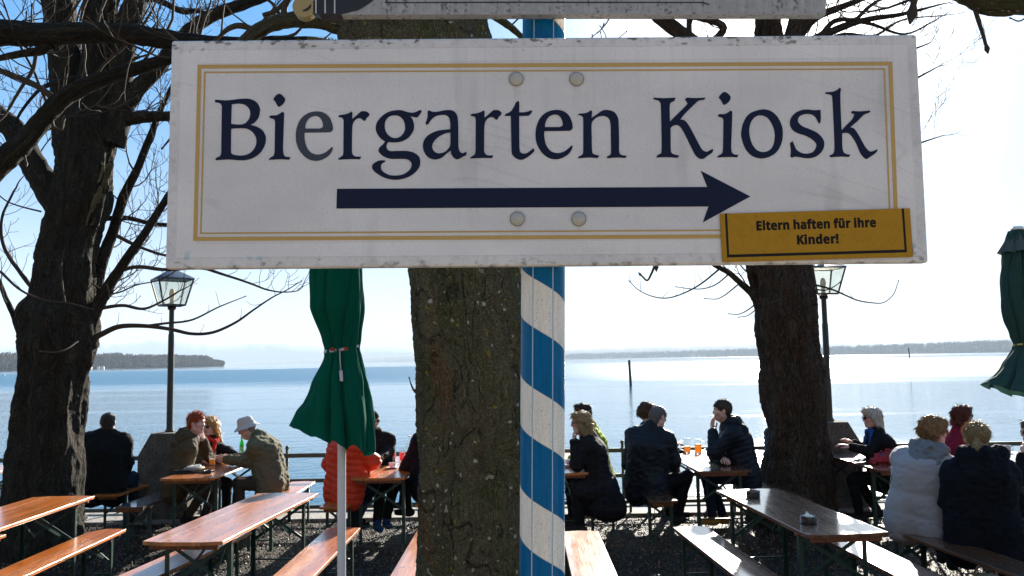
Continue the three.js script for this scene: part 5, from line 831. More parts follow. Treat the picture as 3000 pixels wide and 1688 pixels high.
  // hair
  if (o.hair) {
    const H = o.hair, prims = hairPrims[H.style](s), len = H.style === 'long' || H.style === 'bob', clipK = H.fringe ?? 0.035;
    const lo = V(-0.16, -0.3, -0.2), hi = V(0.16, 0.18, 0.13), F = new Field(lo, hi, 0.0062); for (const p of prims) F.add(p, 0.03);
    F.each(lo, hi, (a, x, y, z) => { if (a > 0.05) return a; const st = n3(x * 55 + sd, y * (len ? 14 : 40), z * 55), big = n3(x * 16, y * 12 + sd, z * 16); return a - 0.005 * st - (H.messy ?? 0.006) * big; });
    F.each(lo, hi, (a, x, y, z) => Math.max(a, 0.8 * z - 0.6 * y - clipK + (Math.abs(x) > 0.055 ? -0.01 : 0)));
    const g = F.mesh(), p = g.attributes.position, nm = g.attributes.normal, q = rng(Math.round(o.head[0] * 7)), sink = new Sink(), down = V(0, -1, 0);
    const N = Math.round((H.strands ?? 420) * 1.4); for (let k = 0; k < N; k++) { const i = Math.floor(q() * p.count), a = V(p.getX(i), p.getY(i), p.getZ(i)), n = V(nm.getX(i), nm.getY(i), nm.getZ(i)), tan = down.clone().addScaledVector(n, -down.dot(n)).addScaledVector(V(q() - 0.5, q() - 0.5, q() - 0.5), H.spiky ? 0.6 : 0.55).normalize(); if (H.spiky) tan.multiplyScalar(-0.6); const l = (H.len ?? 0.035) * (0.5 + q()), out = (H.spiky ? 0.7 : 0.3) * (0.4 + q()); const b = a.clone().addScaledVector(tan, l * 0.5).addScaledVector(n, l * out * 0.6), c = a.clone().addScaledVector(tan, l).addScaledVector(n, l * out * (H.spiky ? 1.2 : 0.5)); sink.tube([a.addScaledVector(n, -0.003), b, c], [0.0026, 0.0021, 0.0005], 3); }
    const hairG = place(mergeGeometries([g, sink.geometry()].map((x) => { const c = x.toNonIndexed(); c.deleteAttribute('uv'); return c; })));
    part('hair', hairG, new THREE.MeshPhysicalMaterial({ color: new THREE.Color(...H.c), roughness: 0.5, specularIntensity: 0.4, sheen: 0.2, sheenRoughness: 0.35, sheenColor: new THREE.Color(...H.c), transmission: H.glow ?? 0.2, thickness: 0, side: THREE.DoubleSide }), t);
  }
  if (o.glasses) { const G = []; for (const k of [-1, 1]) { G.push(new THREE.SphereGeometry(0.024, 16, 10).scale(1.12, 0.86, 0.22).rotateY(k * 0.28).translate(k * 0.033, 0.008, 0.094)); G.push(bar(V(k * 0.06, 0.012, 0.082), V(k * 0.08, 0.012, -0.015), 0.004, 0.007)); } G.push(bar(V(-0.012, 0.012, 0.1), V(0.012, 0.012, 0.1), 0.005)); part('sunglasses', place(merge(G)), o.glasses === 'clear' ? new THREE.MeshPhysicalMaterial({ color: 0x3a2a24, roughness: 0.2 }) : lensM, t); }
  return { t, head, neck, hip, fwd, right, ax, r2, f2, place, sh, arms, legs, chest, belly, foot, fold, hm };
}
// ---------------------------------------------------------------- the guests
const C = { black: cloth(0.007, 0.0075, 0.0075), navy: cloth(0.0045, 0.006, 0.009), navyGloss: cloth(0.006, 0.009, 0.014, { rough: 0.55, coat: 0.15 }), denim: cloth(0.012, 0.02, 0.035), darkTrousers: cloth(0.008, 0.008, 0.008), olive: cloth(0.07, 0.052, 0.028), beige: cloth(0.115, 0.105, 0.06), grey: cloth(0.2, 0.2, 0.2), orange: cloth(0.62, 0.045, 0.012, { rough: 0.6, coat: 0.1 }), crimson: cloth(0.2, 0.008, 0.03), white: cloth(0.31, 0.30, 0.30, { rough: 0.6, coat: 0.08 }), lime: cloth(0.25, 0.34, 0.01), teal: cloth(0.01, 0.05, 0.06), sandShoe: cloth(0.3, 0.14, 0.03), blueShoe: cloth(0.02, 0.06, 0.2), darkShoe: cloth(0.02, 0.018, 0.016), greyHood: cloth(0.16, 0.18, 0.19), brownSkirt: cloth(0.03, 0.02, 0.016), brownPants: cloth(0.06, 0.04, 0.028) };
// left to right
person('man in a black coat seen from behind, alone on a bench beside the left trunk', { d: 10.45, head: [316, 1240], neck: [312, 1268], hip: [300, 1424], yaw: -8, face: -22, nod: 10, wide: 1.2, size: 1.02, skin: 'fair', handL: [240, 1395, 0.45], handR: [372, 1378, 0.3], elbowR: [372, 1352, 0.06], elbowL: [228, 1355, 0.06], kneeR: [388, 1398, 0.36], footR: [390, 1510, 0.4], kneeL: [232, 1400, 0.4], footL: [236, 1510, 0.4], jacket: { m: C.black, bulk: 0.028, fold: 0.012, hem: 0.1, back: 0.05 }, trousers: C.denim, shoes: C.darkShoe, hair: { style: 'crop', c: [0.045, 0.03, 0.022], strands: 260, len: 0.012 } });
person('person with short ginger hair in a brown hooded jacket, hand raised to the cheek', { d: 10.1, head: [577, 1240], neck: [557, 1281], hip: [510, 1420], yaw: 62, face: 108, nod: 4, female: true, skin: 'fair', elbowR: [548, 1343, 0.12], handR: [584, 1350, 0.38], elbowL: [604, 1330, 0.5], handL: [594, 1285, 0.2], palmL: [-1, 0.3, 0], curlL: 0.15, palmR: [0, -1, 0.2], kneeR: [612, 1424, 0.05], footR: [548, 1512, 0.0], kneeL: [630, 1416, 0.35], footL: [600, 1512, 0.25], jacket: { m: C.olive, bulk: 0.03, quilt: [0.13, 0.008], hood: { m: C.olive }, hem: 0.09, sleeve: 0.86 }, trousers: C.brownPants, shoes: C.darkShoe, hair: { style: 'short', c: [0.42, 0.09, 0.016], spiky: true, strands: 600, len: 0.024, glow: 0.4, messy: 0.01 } });
{
  const p = person('blonde woman with dark sunglasses and a red scarf, behind the ginger haired person', { d: 11.0, head: [612, 1250], neck: [618, 1290], hip: [588, 1398], yaw: 128, face: 190, nod: 2, female: true, handL: [692, 1333, -0.3], elbowL: [668, 1322, -0.05], handR: [648, 1346, -0.35], elbowR: [606, 1345, -0.25], jacket: { m: C.black, bulk: 0.02, hem: 0.06 }, trousers: C.darkTrousers, shoes: C.darkShoe, glasses: true, hair: { style: 'long', c: [0.5, 0.3, 0.1], strands: 500, len: 0.05, glow: 0.4 } });
  const S = []; for (let k = 0; k < 10; k++) { const a = k / 10 * 6.283, b = (k + 1) / 10 * 6.283, f = (a) => p.neck.clone().addScaledVector(p.ax, 0.03).addScaledVector(p.r2, Math.cos(a) * 0.07).addScaledVector(p.f2, Math.sin(a) * 0.07 + 0.015).addScaledVector(p.ax, -0.02 * Math.sin(a)); S.push(cone(f(a), f(b), 0.026)); }
  S.push(cone(p.neck.clone().addScaledVector(p.f2, 0.1), p.neck.clone().addScaledVector(p.f2, 0.14).addScaledVector(p.ax, -0.2).addScaledVector(p.r2, 0.03), 0.03, 0.035)); part('scarf', solid(S, 0.009, 0.02, p.fold(0.01, 22)), cloth(0.6, 0.03, 0.02), p.t);
}
{
  const p = person('man in a pale bucket hat and olive beige jacket leaning over his beer', { d: 10.25, head: [722, 1256], neck: [757, 1279], hip: [800, 1414], yaw: -88, face: -100, nod: 22, wide: 1.12, skin: 'fair', elbowL: [725, 1352, -0.12], handL: [660, 1347, 0.15], elbowR: [728, 1342, 0.3], handR: [672, 1345, 0.32], palmL: [0, 0.2, 1], palmR: [0, 0.2, -1], curlL: 0.6, curlR: 0.6, kneeL: [700, 1420, -0.1], footL: [705, 1520, -0.1], kneeR: [700, 1414, 0.2], footR: [690, 1515, 0.2], jacket: { m: C.beige, bulk: 0.03, hem: 0.09, fold: 0.013, back: 0.05 }, trousers: C.brownPants, shoes: C.darkShoe, glasses: true, hair: { style: 'crop', c: [0.3, 0.27, 0.23], strands: 200, len: 0.015 } });
  const hat = lathe([[0, 0.075], [0.06, 0.072], [0.082, 0.055], [0.09, 0.0], [0.093, -0.018], [0.112, -0.035], [0.142, -0.062], [0.143, -0.066], [0.108, -0.038], [0.09, -0.022], [0.086, 0]], 40).rotateX(-0.08).translate(0, 0.068, -0.012), hp = hat.attributes.position;
  for (let i = 0; i < hp.count; i++) { const k = 0.006 * n3(hp.getX(i) * 20, hp.getY(i) * 20, hp.getZ(i) * 20); hp.setXYZ(i, hp.getX(i) * (1 + k * 4), hp.getY(i) + k, hp.getZ(i) * (1.12 + k * 4)); } hat.computeVertexNormals();
  const hm = cloth(0.48, 0.44, 0.39); hm.side = THREE.DoubleSide; part('bucket_hat', p.place(hat), hm, p.t);
}
person('person in a quilted orange red down jacket, head hidden behind the green parasol', { d: 9.55, head: [1034, 1230], neck: [1028, 1268], hip: [1008, 1432], yaw: 52, face: 62, nod: 6, wide: 1.22, elbowR: [1091, 1352, -0.1], handR: [1072, 1372, 0.2], elbowL: [966, 1360, 0.3], handL: [1050, 1372, 0.45], kneeR: [1090, 1428, 0.2], footR: [1040, 1530, 0.1], kneeL: [1050, 1432, 0.4], footL: [1030, 1520, 0.3], jacket: { m: C.orange, bulk: 0.035, quilt: [0.075, 0.016], hem: 0.08, fold: 0.006, back: 0.05 }, trousers: C.denim, shoes: C.darkShoe, hair: { style: 'short', c: [0.05, 0.03, 0.02] } });
{
  const p = person('man in a dark beanie and sunglasses with a black jacket, right of the parasol', { d: 10.4, head: [1090, 1233], neck: [1096, 1270], hip: [1112, 1404], yaw: 158, face: 140, nod: 6, elbowL: [1140, 1318, 0], handL: [1108, 1346, -0.35], handR: [1098, 1348, -0.35], elbowR: [1066, 1316, 0], kneeL: [1152, 1428, -0.42], footL: [1132, 1522, -0.5], kneeR: [1112, 1434, -0.5], footR: [1105, 1532, -0.62], jacket: { m: C.black, bulk: 0.02, high: 0.03 }, trousers: C.darkTrousers, shoes: C.blueShoe, glasses: true, skin: 'tan' });
  part('beanie', p.place(solid([egg([0, 0.05, -0.016], [0.087, 0.083, 0.106]), { cut: egg([0, -0.13, 0.03], [0.2, 0.152, 0.22]), k: 0.01 }], 0.006, 0.02)), cloth(0.012, 0.016, 0.015), p.t);
  part('stripe', p.place(new THREE.TorusGeometry(0.093, 0.005, 8, 36).rotateX(Math.PI / 2 + 0.1).scale(0.93, 1, 1.12).translate(0, 0.038, -0.014)), cloth(0.35, 0.22, 0.05), p.t);
}
person('person in a dark navy jacket mostly hidden behind the middle tree trunk', { d: 9.75, head: [1258, 1222], neck: [1252, 1262], hip: [1250, 1418], yaw: -70, face: -80, wide: 1.1, elbowL: [1194, 1362, -0.05], handL: [1180, 1376, 0.15], kneeL: [1182, 1420, -0.05], footL: [1196, 1490, 0.2], kneeR: [1190, 1430, 0.3], footR: [1180, 1470, 0.4], jacket: { m: C.navy, bulk: 0.028, high: 0.03 }, trousers: C.darkTrousers, shoes: C.darkShoe, hair: { style: 'short', c: [0.03, 0.022, 0.016] } });
person('blonde woman in a long dark coat with a ring pattern, chin resting on her hand', { d: 9.5, head: [1700, 1240], neck: [1722, 1276], hip: [1768, 1432], yaw: -82, face: -84, nod: 2, female: true, elbowL: [1690, 1362, -0.12], handL: [1682, 1290, -0.08], palmL: [1, 0.4, 0], curlL: 0.75, handR: [1672, 1364, 0.3], kneeL: [1690, 1440, -0.12], footL: [1700, 1540, -0.1], kneeR: [1690, 1434, 0.2], footR: [1690, 1530, 0.2], jacket: { name: 'coat', m: C.navy, bulk: 0.03, hem: 0.2, coat: true, dots: true, fold: 0.01 }, trousers: C.darkTrousers, shoes: C.darkShoe, glasses: true, hair: { style: 'long', c: [0.42, 0.29, 0.14], strands: 800, len: 0.05, glow: 0.35, messy: 0.012 } });
person('dark haired person in a bright lime green jacket behind the blonde woman', { d: 10.5, head: [1704, 1212], neck: [1728, 1250], hip: [1770, 1408], yaw: -84, face: -88, female: true, elbowL: [1712, 1335, -0.1], handL: [1672, 1345, 0], jacket: { m: C.lime, bulk: 0.024, quilt: [0.07, 0.008] }, trousers: C.darkTrousers, shoes: C.darkShoe, hair: { style: 'bob', c: [0.03, 0.018, 0.013], strands: 500 } });
person('grey haired man in a dark blue jacket seen from behind on the bench end', { d: 9.72, head: [1930, 1222], neck: [1908, 1256], hip: [1892, 1420], yaw: 40, shYaw: 22, face: 58, nod: 16, wide: 1.14, elbowR: [1974, 1350, -0.05], handR: [1978, 1372, 0.25], elbowL: [1842, 1360, 0.2], handL: [1930, 1372, 0.5], kneeR: [2012, 1398, 0.1], footR: [1985, 1515, 0.1], kneeL: [1985, 1402, 0.4], footL: [1975, 1500, 0.45], jacket: { m: C.navyGloss, bulk: 0.03, hem: 0.1, fold: 0.011, high: 0.045, back: 0.05 }, trousers: C.black, shoes: C.darkShoe, hair: { style: 'crop', c: [0.16, 0.15, 0.14], strands: 420, len: 0.016, glow: 0.3 } });
person('brown haired person behind the grey haired man, one hand reaching for a mug', { d: 10.6, head: [1896, 1210], neck: [1896, 1250], hip: [1890, 1405], yaw: 66, face: 50, female: true, elbowR: [1950, 1312, 0], handR: [1980, 1301, -0.25], curlR: 0.35, handL: [1950, 1345, 0.2], palmR: [0, -1, 0], jacket: { m: C.teal, bulk: 0.022 }, trousers: C.darkTrousers, shoes: C.darkShoe, hair: { style: 'full', c: [0.09, 0.04, 0.02], strands: 600, len: 0.03, messy: 0.012, glow: 0.3 } });
{
  const p = person('man with short hair in a quilted navy jacket smoking a cigarette', { d: 9.95, head: [2114, 1203], neck: [2134, 1243], hip: [2186, 1392], yaw: -84, face: -92, nod: 2, wide: 1.1, beard: 0.7, skin: 'fair', elbowL: [2092, 1326, -0.12], handL: [2088, 1258, -0.02], palmL: [0.7, 0.5, 0.5], curlL: 0.3, elbowR: [2098, 1340, 0.2], handR: [2122, 1346, -0.15], kneeL: [2072, 1402, -0.1], footL: [2088, 1516, -0.1], kneeR: [2080, 1396, 0.2], footR: [2118, 1512, 0.2], jacket: { m: C.navyGloss, bulk: 0.03, quilt: [0.06, 0.01], hood: {}, hem: 0.08, sleeve: 0.86, fold: 0.006, back: 0.04 }, trousers: C.denim, shoes: C.sandShoe, hair: { style: 'short', c: [0.055, 0.035, 0.022], strands: 420, len: 0.02 } });
  part('cigarette', p.place(rod(V(0.008, -0.06, 0.085), V(0.014, -0.056, 0.155), 0.004, 0.004, 8)), M.porcelain, p.t);
}
person('person in a dark navy sleeve almost wholly hidden behind the right tree trunk', { d: 11.0, head: [2306, 1216], neck: [2296, 1252], hip: [2296, 1390], yaw: 60, face: 70, wide: 1.1, elbowL: [2256, 1335, -0.05], handL: [2300, 1350, 0.2], elbowR: [2330, 1335, 0], handR: [2350, 1350, 0.2], jacket: { m: C.navyGloss, bulk: 0.028, quilt: [0.07, 0.008] }, trousers: C.darkTrousers, shoes: C.darkShoe, hair: { style: 'short', c: [0.03, 0.02, 0.015] } });
{
  const p = person('white haired woman in a black cardigan with a blue scarf, by the glass mug', { d: 10.1, head: [2553, 1224], neck: [2566, 1262], hip: [2588, 1400], yaw: -86, face: -90, nod: 4, female: true, skin: 'rosy', elbowL: [2546, 1324, -0.15], handL: [2488, 1308, -0.1], elbowR: [2540, 1318, 0.2], handR: [2502, 1298, 0.25], kneeL: [2498, 1404, -0.1], footL: [2520, 1510, -0.1], kneeR: [2510, 1400, 0.2], footR: [2570, 1495, 0.1], jacket: { m: C.black, bulk: 0.022, back: 0.04 }, trousers: C.black, shoes: C.darkShoe, glasses: true, hair: { style: 'bob', c: [0.6, 0.55, 0.47], strands: 600, len: 0.03, glow: 0.35 } });
  const S = []; for (let k = 0; k < 10; k++) { const a = k / 10 * 6.283, b = (k + 1) / 10 * 6.283, f = (a) => p.neck.clone().addScaledVector(p.ax, 0.012).addScaledVector(p.r2, Math.cos(a) * 0.075).addScaledVector(p.f2, Math.sin(a) * 0.08 + 0.015); S.push(cone(f(a), f(b), 0.022)); }
  for (const k of [-1, 1]) S.push(cone(p.neck.clone().addScaledVector(p.f2, 0.08).addScaledVector(p.r2, k * 0.07), p.chest.clone().addScaledVector(p.f2, 0.15).addScaledVector(p.r2, k * 0.1).addScaledVector(p.ax, -0.05), 0.024, 0.03)); part('scarf', solid(S, 0.009, 0.02, p.fold(0.008, 20)), cloth(0.015, 0.07, 0.26), p.t);
}
{
  const p = person('woman with short fair hair and glasses in a light grey quilted coat with grey hood', { d: 7.35, head: [2738, 1266], neck: [2722, 1322], hip: [2692, 1512], yaw: 38, shYaw: 34, face: 78, nod: 2, female: true, size: 1.04, wide: 1.12, skin: 'rosy', elbowR: [2768, 1425, -0.1], handR: [2790, 1450, 0.2], elbowL: [2650, 1430, 0.2], handL: [2730, 1450, 0.5], kneeR: [2800, 1520, 0.3], footR: [2790, 1640, 0.3], kneeL: [2760, 1510, 0.5], footL: [2760, 1620, 0.5], jacket: { m: C.white, bulk: 0.036, quilt: [0.19, 0.013], hood: { m: C.greyHood, size: 1.05 }, hem: 0.09, fold: 0.006, fr: 12, back: 0.06, collar: 0.008, label: 'light grey quilted coat' }, trousers: C.darkTrousers, shoes: C.darkShoe, glasses: 'clear', hair: { style: 'full', c: [0.36, 0.2, 0.075], strands: 1100, len: 0.03, glow: 0.35, messy: 0.01 } });
  const S = []; for (let k = 0; k < 10; k++) { const a = k / 10 * 6.283, b = (k + 1) / 10 * 6.283, f = (a) => p.neck.clone().addScaledVector(p.ax, 0.025).addScaledVector(p.r2, Math.cos(a) * 0.085).addScaledVector(p.f2, Math.sin(a) * 0.09 + 0.02); S.push(cone(f(a), f(b), 0.032)); } part('scarf', solid(S, 0.01, 0.02, p.fold(0.01, 20)), cloth(0.016, 0.02, 0.018), p.t);
  const strap = curve([p.neck.clone().addScaledVector(p.r2, 0.06).addScaledVector(p.f2, 0.03), p.neck.clone().addScaledVector(p.r2, -0.09).addScaledVector(p.f2, -0.11).addScaledVector(p.ax, -0.06), p.chest.clone().addScaledVector(p.r2, -0.215).addScaledVector(p.f2, -0.11), p.belly.clone().addScaledVector(p.r2, -0.245).addScaledVector(p.f2, -0.05), p.hip.clone().addScaledVector(p.right, -0.235).addScaledVector(p.fwd, 0.05)], 24);
  part('bag_strap', limbTube(strap, strap.map(() => 0.0085), 8), cloth(0.16, 0.012, 0.03), p.t);
}
person('woman with blonde hair tied back in a dark navy hooded coat, seen from behind', { d: 6.9, head: [2862, 1285], neck: [2868, 1346], hip: [2880, 1548], yaw: 26, shYaw: 10, face: 30, nod: 4, female: true, size: 1.06, wide: 1.16, elbowR: [2970, 1468, 0.0], handR: [2985, 1500, 0.3], elbowL: [2785, 1472, 0.1], handL: [2860, 1480, 0.4], kneeR: [2990, 1560, 0.35], footR: [2990, 1700, 0.3], kneeL: [2950, 1540, 0.5], footL: [2930, 1690, 0.5], jacket: { name: 'coat', m: C.navy, bulk: 0.034, hood: { up: 0.02, size: 1.3 }, hem: 0.17, fold: 0.012, back: 0.05, high: 0.02 }, trousers: C.darkTrousers, shoes: C.darkShoe, hair: { style: 'tail', c: [0.5, 0.36, 0.17], strands: 1200, len: 0.035, glow: 0.4, messy: 0.008 } });
person('woman with red brown hair and sunglasses in a crimson jacket by the railing', { d: 9.75, head: [2822, 1219], neck: [2814, 1262], hip: [2812, 1414], yaw: 84, face: 88, nod: 2, female: true, elbowR: [2850, 1332, -0.12], handR: [2912, 1326, -0.1], elbowL: [2852, 1336, 0.2], handL: [2915, 1335, 0.15], jacket: { m: C.crimson, bulk: 0.026, high: 0.03 }, trousers: C.darkTrousers, shoes: C.darkShoe, glasses: true, hair: { style: 'bob', c: [0.16, 0.035, 0.014], strands: 800, len: 0.035, glow: 0.4, messy: 0.012, fringe: 0.03 } });
person('person in black with glasses cut off by the right edge, hand at the chin', { d: 8.1, head: [3026, 1268], neck: [3040, 1318], hip: [3075, 1490], yaw: -78, face: -84, female: true, glasses: 'clear', elbowL: [2990, 1420, -0.1], handL: [2996, 1330, -0.05], palmL: [1, 0.3, 0], curlL: 0.5, handR: [2962, 1372, 0.3], elbowR: [3000, 1400, 0.3], kneeL: [2975, 1500, -0.1], footL: [2990, 1620, -0.1], jacket: { m: C.navy, bulk: 0.026 }, trousers: C.darkTrousers, shoes: C.darkShoe, hair: { style: 'bob', c: [0.1, 0.06, 0.03] } });
// ---------------------------------------------------------------- closed parasols
function parasol(label, d, axisPx, rowHem, rows, opt) { // rows: [height above hem, left radius, right radius]
  const x = onZ(axisPx, rowHem, d).x, t = thing('closed_parasol', label, 'parasol', [x, 0, -d], opt.turn ?? 0, 'closed green parasols'), hem = opt.hem, top = opt.top;
  const g0 = [], N = 180, R = 150, pos = [], uv = [], idx = [], seed = opt.seed;
  for (let i = 0; i <= R; i++) {
    const f = i / R, y = lerp(hem, top, f), h = y - hem; let k = 0; while (k < rows.length - 2 && rows[k + 1][0] < h) k++;
    const s = smooth(0, 1, clamp((h - rows[k][0]) / (rows[k + 1][0] - rows[k][0]))) * 0.5 + 0.5 * clamp((h - rows[k][0]) / (rows[k + 1][0] - rows[k][0])), rl = lerp(rows[k][1], rows[k + 1][1], s), rr = lerp(rows[k][2], rows[k + 1][2], s), open = smooth(0.5, 0.0, h), waist = Math.exp(-Math.pow((h - 0.51) / 0.09, 2));
    for (let j = 0; j <= N; j++) {
      const a = (j % N) / N * 6.2832, c = Math.cos(a), sn = Math.sin(a), r0 = lerp(rl, rr, 0.5 + 0.5 * c), w = a + 0.35 * n2(a * 0.6 + seed, h * 0.8) + 0.25 * h;
      const pleat = Math.pow(Math.abs(Math.sin(w * 4.0 + seed)), 0.5) - 0.62, fine = 1.2 * (Math.pow(Math.abs(Math.sin(w * 9 + 1.5 * n3(c * 2, sn * 2, h * 1.5 + seed))), 0.45) - 0.7), crease = n3(c * 3 + seed, sn * 3, h * 5);
      const amp = lerp(0.26, 0.36, open) * (1 - 0.45 * waist) + 0.12 * waist, r = r0 * (1 + amp * pleat + (0.05 + 0.09 * waist) * fine + 0.04 * crease), lift = i < 18 ? (1 - i / 18) * (0.045 * pleat + 0.03 * n3(c * 1.6, sn * 1.6, seed + 4) - 0.085 * c) : 0;
      pos.push(c * r, y + lift, sn * r); uv.push(a * 0.25, y);
    }
  }
  for (let i = 0; i < R; i++) for (let j = 0; j < N; j++) { const a = i * (N + 1) + j, b = a + N + 1; idx.push(a, b, a + 1, b, b + 1, a + 1); }
  const g = new THREE.BufferGeometry(); g.setAttribute('position', new THREE.Float32BufferAttribute(pos, 3)); g.setAttribute('uv', new THREE.Float32BufferAttribute(uv, 2)); g.setIndex(idx); g.computeVertexNormals();
  part('canopy', g, opt.m, t);
  part('pole', lathe([[0, 0], [opt.r, 0], [opt.r, 0.62], [opt.r + 0.006, 0.62], [opt.r + 0.006, 0.7], [opt.r - 0.002, 0.71], [opt.r - 0.002, top - 0.05], [0, top - 0.05]], 28), opt.pole, t);
  part('base', merge([new THREE.CylinderGeometry(0.06, 0.06, 0.4, 20).translate(0, 0.2, 0), box(0.55, 0.06, 0.55, 0, 0.03, 0, 0.01)]), M.ironDark, t);
  { // vent cap with a finial
    const cp = [], ci = []; for (let i = 0; i <= 10; i++) for (let j = 0; j <= 64; j++) { const a = j / 64 * 6.2832, f = i / 10, pl = Math.pow(Math.abs(Math.sin(a * 4)), 0.6) - 0.5, r = lerp(0.05, 0.165, f) * (1 + 0.28 * pl * f); cp.push(Math.cos(a) * r, top + 0.02 - f * 0.24 + 0.02 * pl * f, Math.sin(a) * r); }
    for (let i = 0; i < 10; i++) for (let j = 0; j < 64; j++) { const a = i * 65 + j, b = a + 65; ci.push(a, a + 1, b, b, a + 1, b + 1); }
    const c = new THREE.BufferGeometry(); c.setAttribute('position', new THREE.Float32BufferAttribute(cp, 3)); c.setIndex(ci); c.computeVertexNormals(); part('vent_cap', c, opt.cap ?? opt.m, t);
    part('finial', lathe([[0, top + 0.045], [0.05, top + 0.04], [0.062, top + 0.02], [0.05, top]], 24), M.porcelain, t);
  }
  { // strap round the waist with a hanging end
    const y = hem + 0.505, P = []; for (let j = 0; j <= 80; j++) { const a = j / 80 * 6.2832; P.push(V(Math.cos(a) * (opt.waist + 0.004), y + 0.016 * Math.cos(a) + 0.004 * Math.sin(3 * a), Math.sin(a) * (opt.waist * 0.92 + 0.004))); }
    const strip = (pts, hgt, thick) => { const q = []; for (let i = 0; i < pts.length - 1; i++) q.push(bar(pts[i], pts[i + 1], thick, hgt)); return merge(q); };
    const bl = part('strap', strip(P, 0.016, 0.003), opt.strap, t); const f = 0.01, zf = opt.waist * 0.92 + 0.012;
    part('strap_end', strip([V(f, y, zf), V(f + 0.004, y - 0.06, zf + 0.012), V(f + 0.012, y - 0.12, zf + 0.03), V(f + 0.02, y - 0.18, zf + 0.05)], 0.003, 0.018), opt.strap, bl);
    for (const k of [-0.035, 0.045]) part('buckle', box(0.022, 0.02, 0.008, k, y + 0.002, zf - 0.002, 0.002), cloth(0.3, 0.05, 0.03), bl);
  }
  return t;
}
const canvas = (r, g, b) => { const m = new THREE.MeshPhysicalMaterial({ color: new THREE.Color(r, g, b), roughness: 0.95, specularIntensity: 0.15, transmission: 0.2, thickness: 0, side: THREE.DoubleSide, bumpMap: tex(256, 256, (u, v, o) => grey(o, 0.5 + 0.25 * Math.sin(u * 6.2832 * 64) * Math.sin(v * 6.2832 * 64) + 0.25 * tile(u, v, 60, 60, 3)), { repeat: [6, 6] }), bumpScale: 0.001 }); return m; };
parasol('closed dark green parasol with pale strap and white pole, left of the middle tree', 4.85, 1001, 1262, [[0, 0.262, 0.17], [0.12, 0.222, 0.168], [0.3, 0.155, 0.138], [0.46, 0.092, 0.103], [0.51, 0.088, 0.092], [0.57, 0.1, 0.1], [0.75, 0.168, 0.118], [1.0, 0.165, 0.108], [1.4, 0.12, 0.08], [1.7, 0.05, 0.05]], { hem: 1.6, top: 3.26, seed: 1.3, waist: 0.098, r: 0.026, m: canvas(0.0, 0.098, 0.058), cap: canvas(0.05, 0.11, 0.085), pole: new THREE.MeshPhysicalMaterial({ color: 0xd9d5d2, roughness: 0.4, clearcoat: 0.3 }), strap: cloth(0.6, 0.5, 0.52) });
parasol('closed faded green parasol cut by the right edge of the picture', 8.0, 3014, 1150, [[0, 0.36, 0.3], [0.1, 0.32, 0.27], [0.3, 0.2, 0.17], [0.46, 0.1, 0.1], [0.51, 0.09, 0.09], [0.57, 0.11, 0.11], [0.8, 0.165, 0.15], [1.1, 0.165, 0.15], [1.4, 0.13, 0.12], [1.66, 0.06, 0.06]], { hem: 1.6, top: 3.2, seed: 4.1, waist: 0.1, r: 0.026, m: canvas(0.03, 0.075, 0.06), cap: canvas(0.09, 0.11, 0.1), pole: new THREE.MeshPhysicalMaterial({ color: 0xd9d5d2, roughness: 0.4 }), strap: cloth(0.5, 0.4, 0.12) });

// ---------------------------------------------------------------- things on the tables
const TOP = TABLE_H + 0.0008, on = (px, py) => onY(px, py, TOP);
M.solidGlass = new THREE.MeshPhysicalMaterial({ color: 0xffffff, transmission: 1, thickness: 0.01, ior: 1.5, roughness: 0.05 });
function tumbler(label, at, h, r, fill, turn = 0) {
  const t = thing('beer_glass', label, 'glass', at, turn, 'beer glasses on the tables'), w = 0.003;
  part('glass', lathe([[0, 0], [r * 0.84, 0], [r * 0.86, 0.004], [r, h], [r - w, h], [r * 0.84 - w, 0.012], [0, 0.012]], 36), M.glass, t);
  const rf = lerp(r * 0.84, r, fill) - w + 0.0006; part('beer', lathe([[0, 0.0115], [r * 0.84 - w + 0.0006, 0.0115], [rf, h * fill], [0, h * fill]], 36), M.beer, t);
  part('foam', new THREE.TorusGeometry(rf - 0.004, 0.004, 8, 28).rotateX(Math.PI / 2).translate(0, h * fill + 0.001, 0), M.foam, t);
  const r2 = rng(Math.round(at.x * 1000) & 1023), L = []; for (let i = 0; i < 40; i++) { const a = r2() * 6.28, y = h * lerp(fill + 0.06, 0.95, r2()), rr = lerp(r * 0.84, r, y / h) - w - 0.001; L.push(new THREE.IcosahedronGeometry(0.003 + 0.005 * r2() * r2(), 0).translate(Math.cos(a) * rr, y, Math.sin(a) * rr)); } part('foam_marks', merge(L), M.foam, t).userData.kind = 'stuff';
  return t;
}
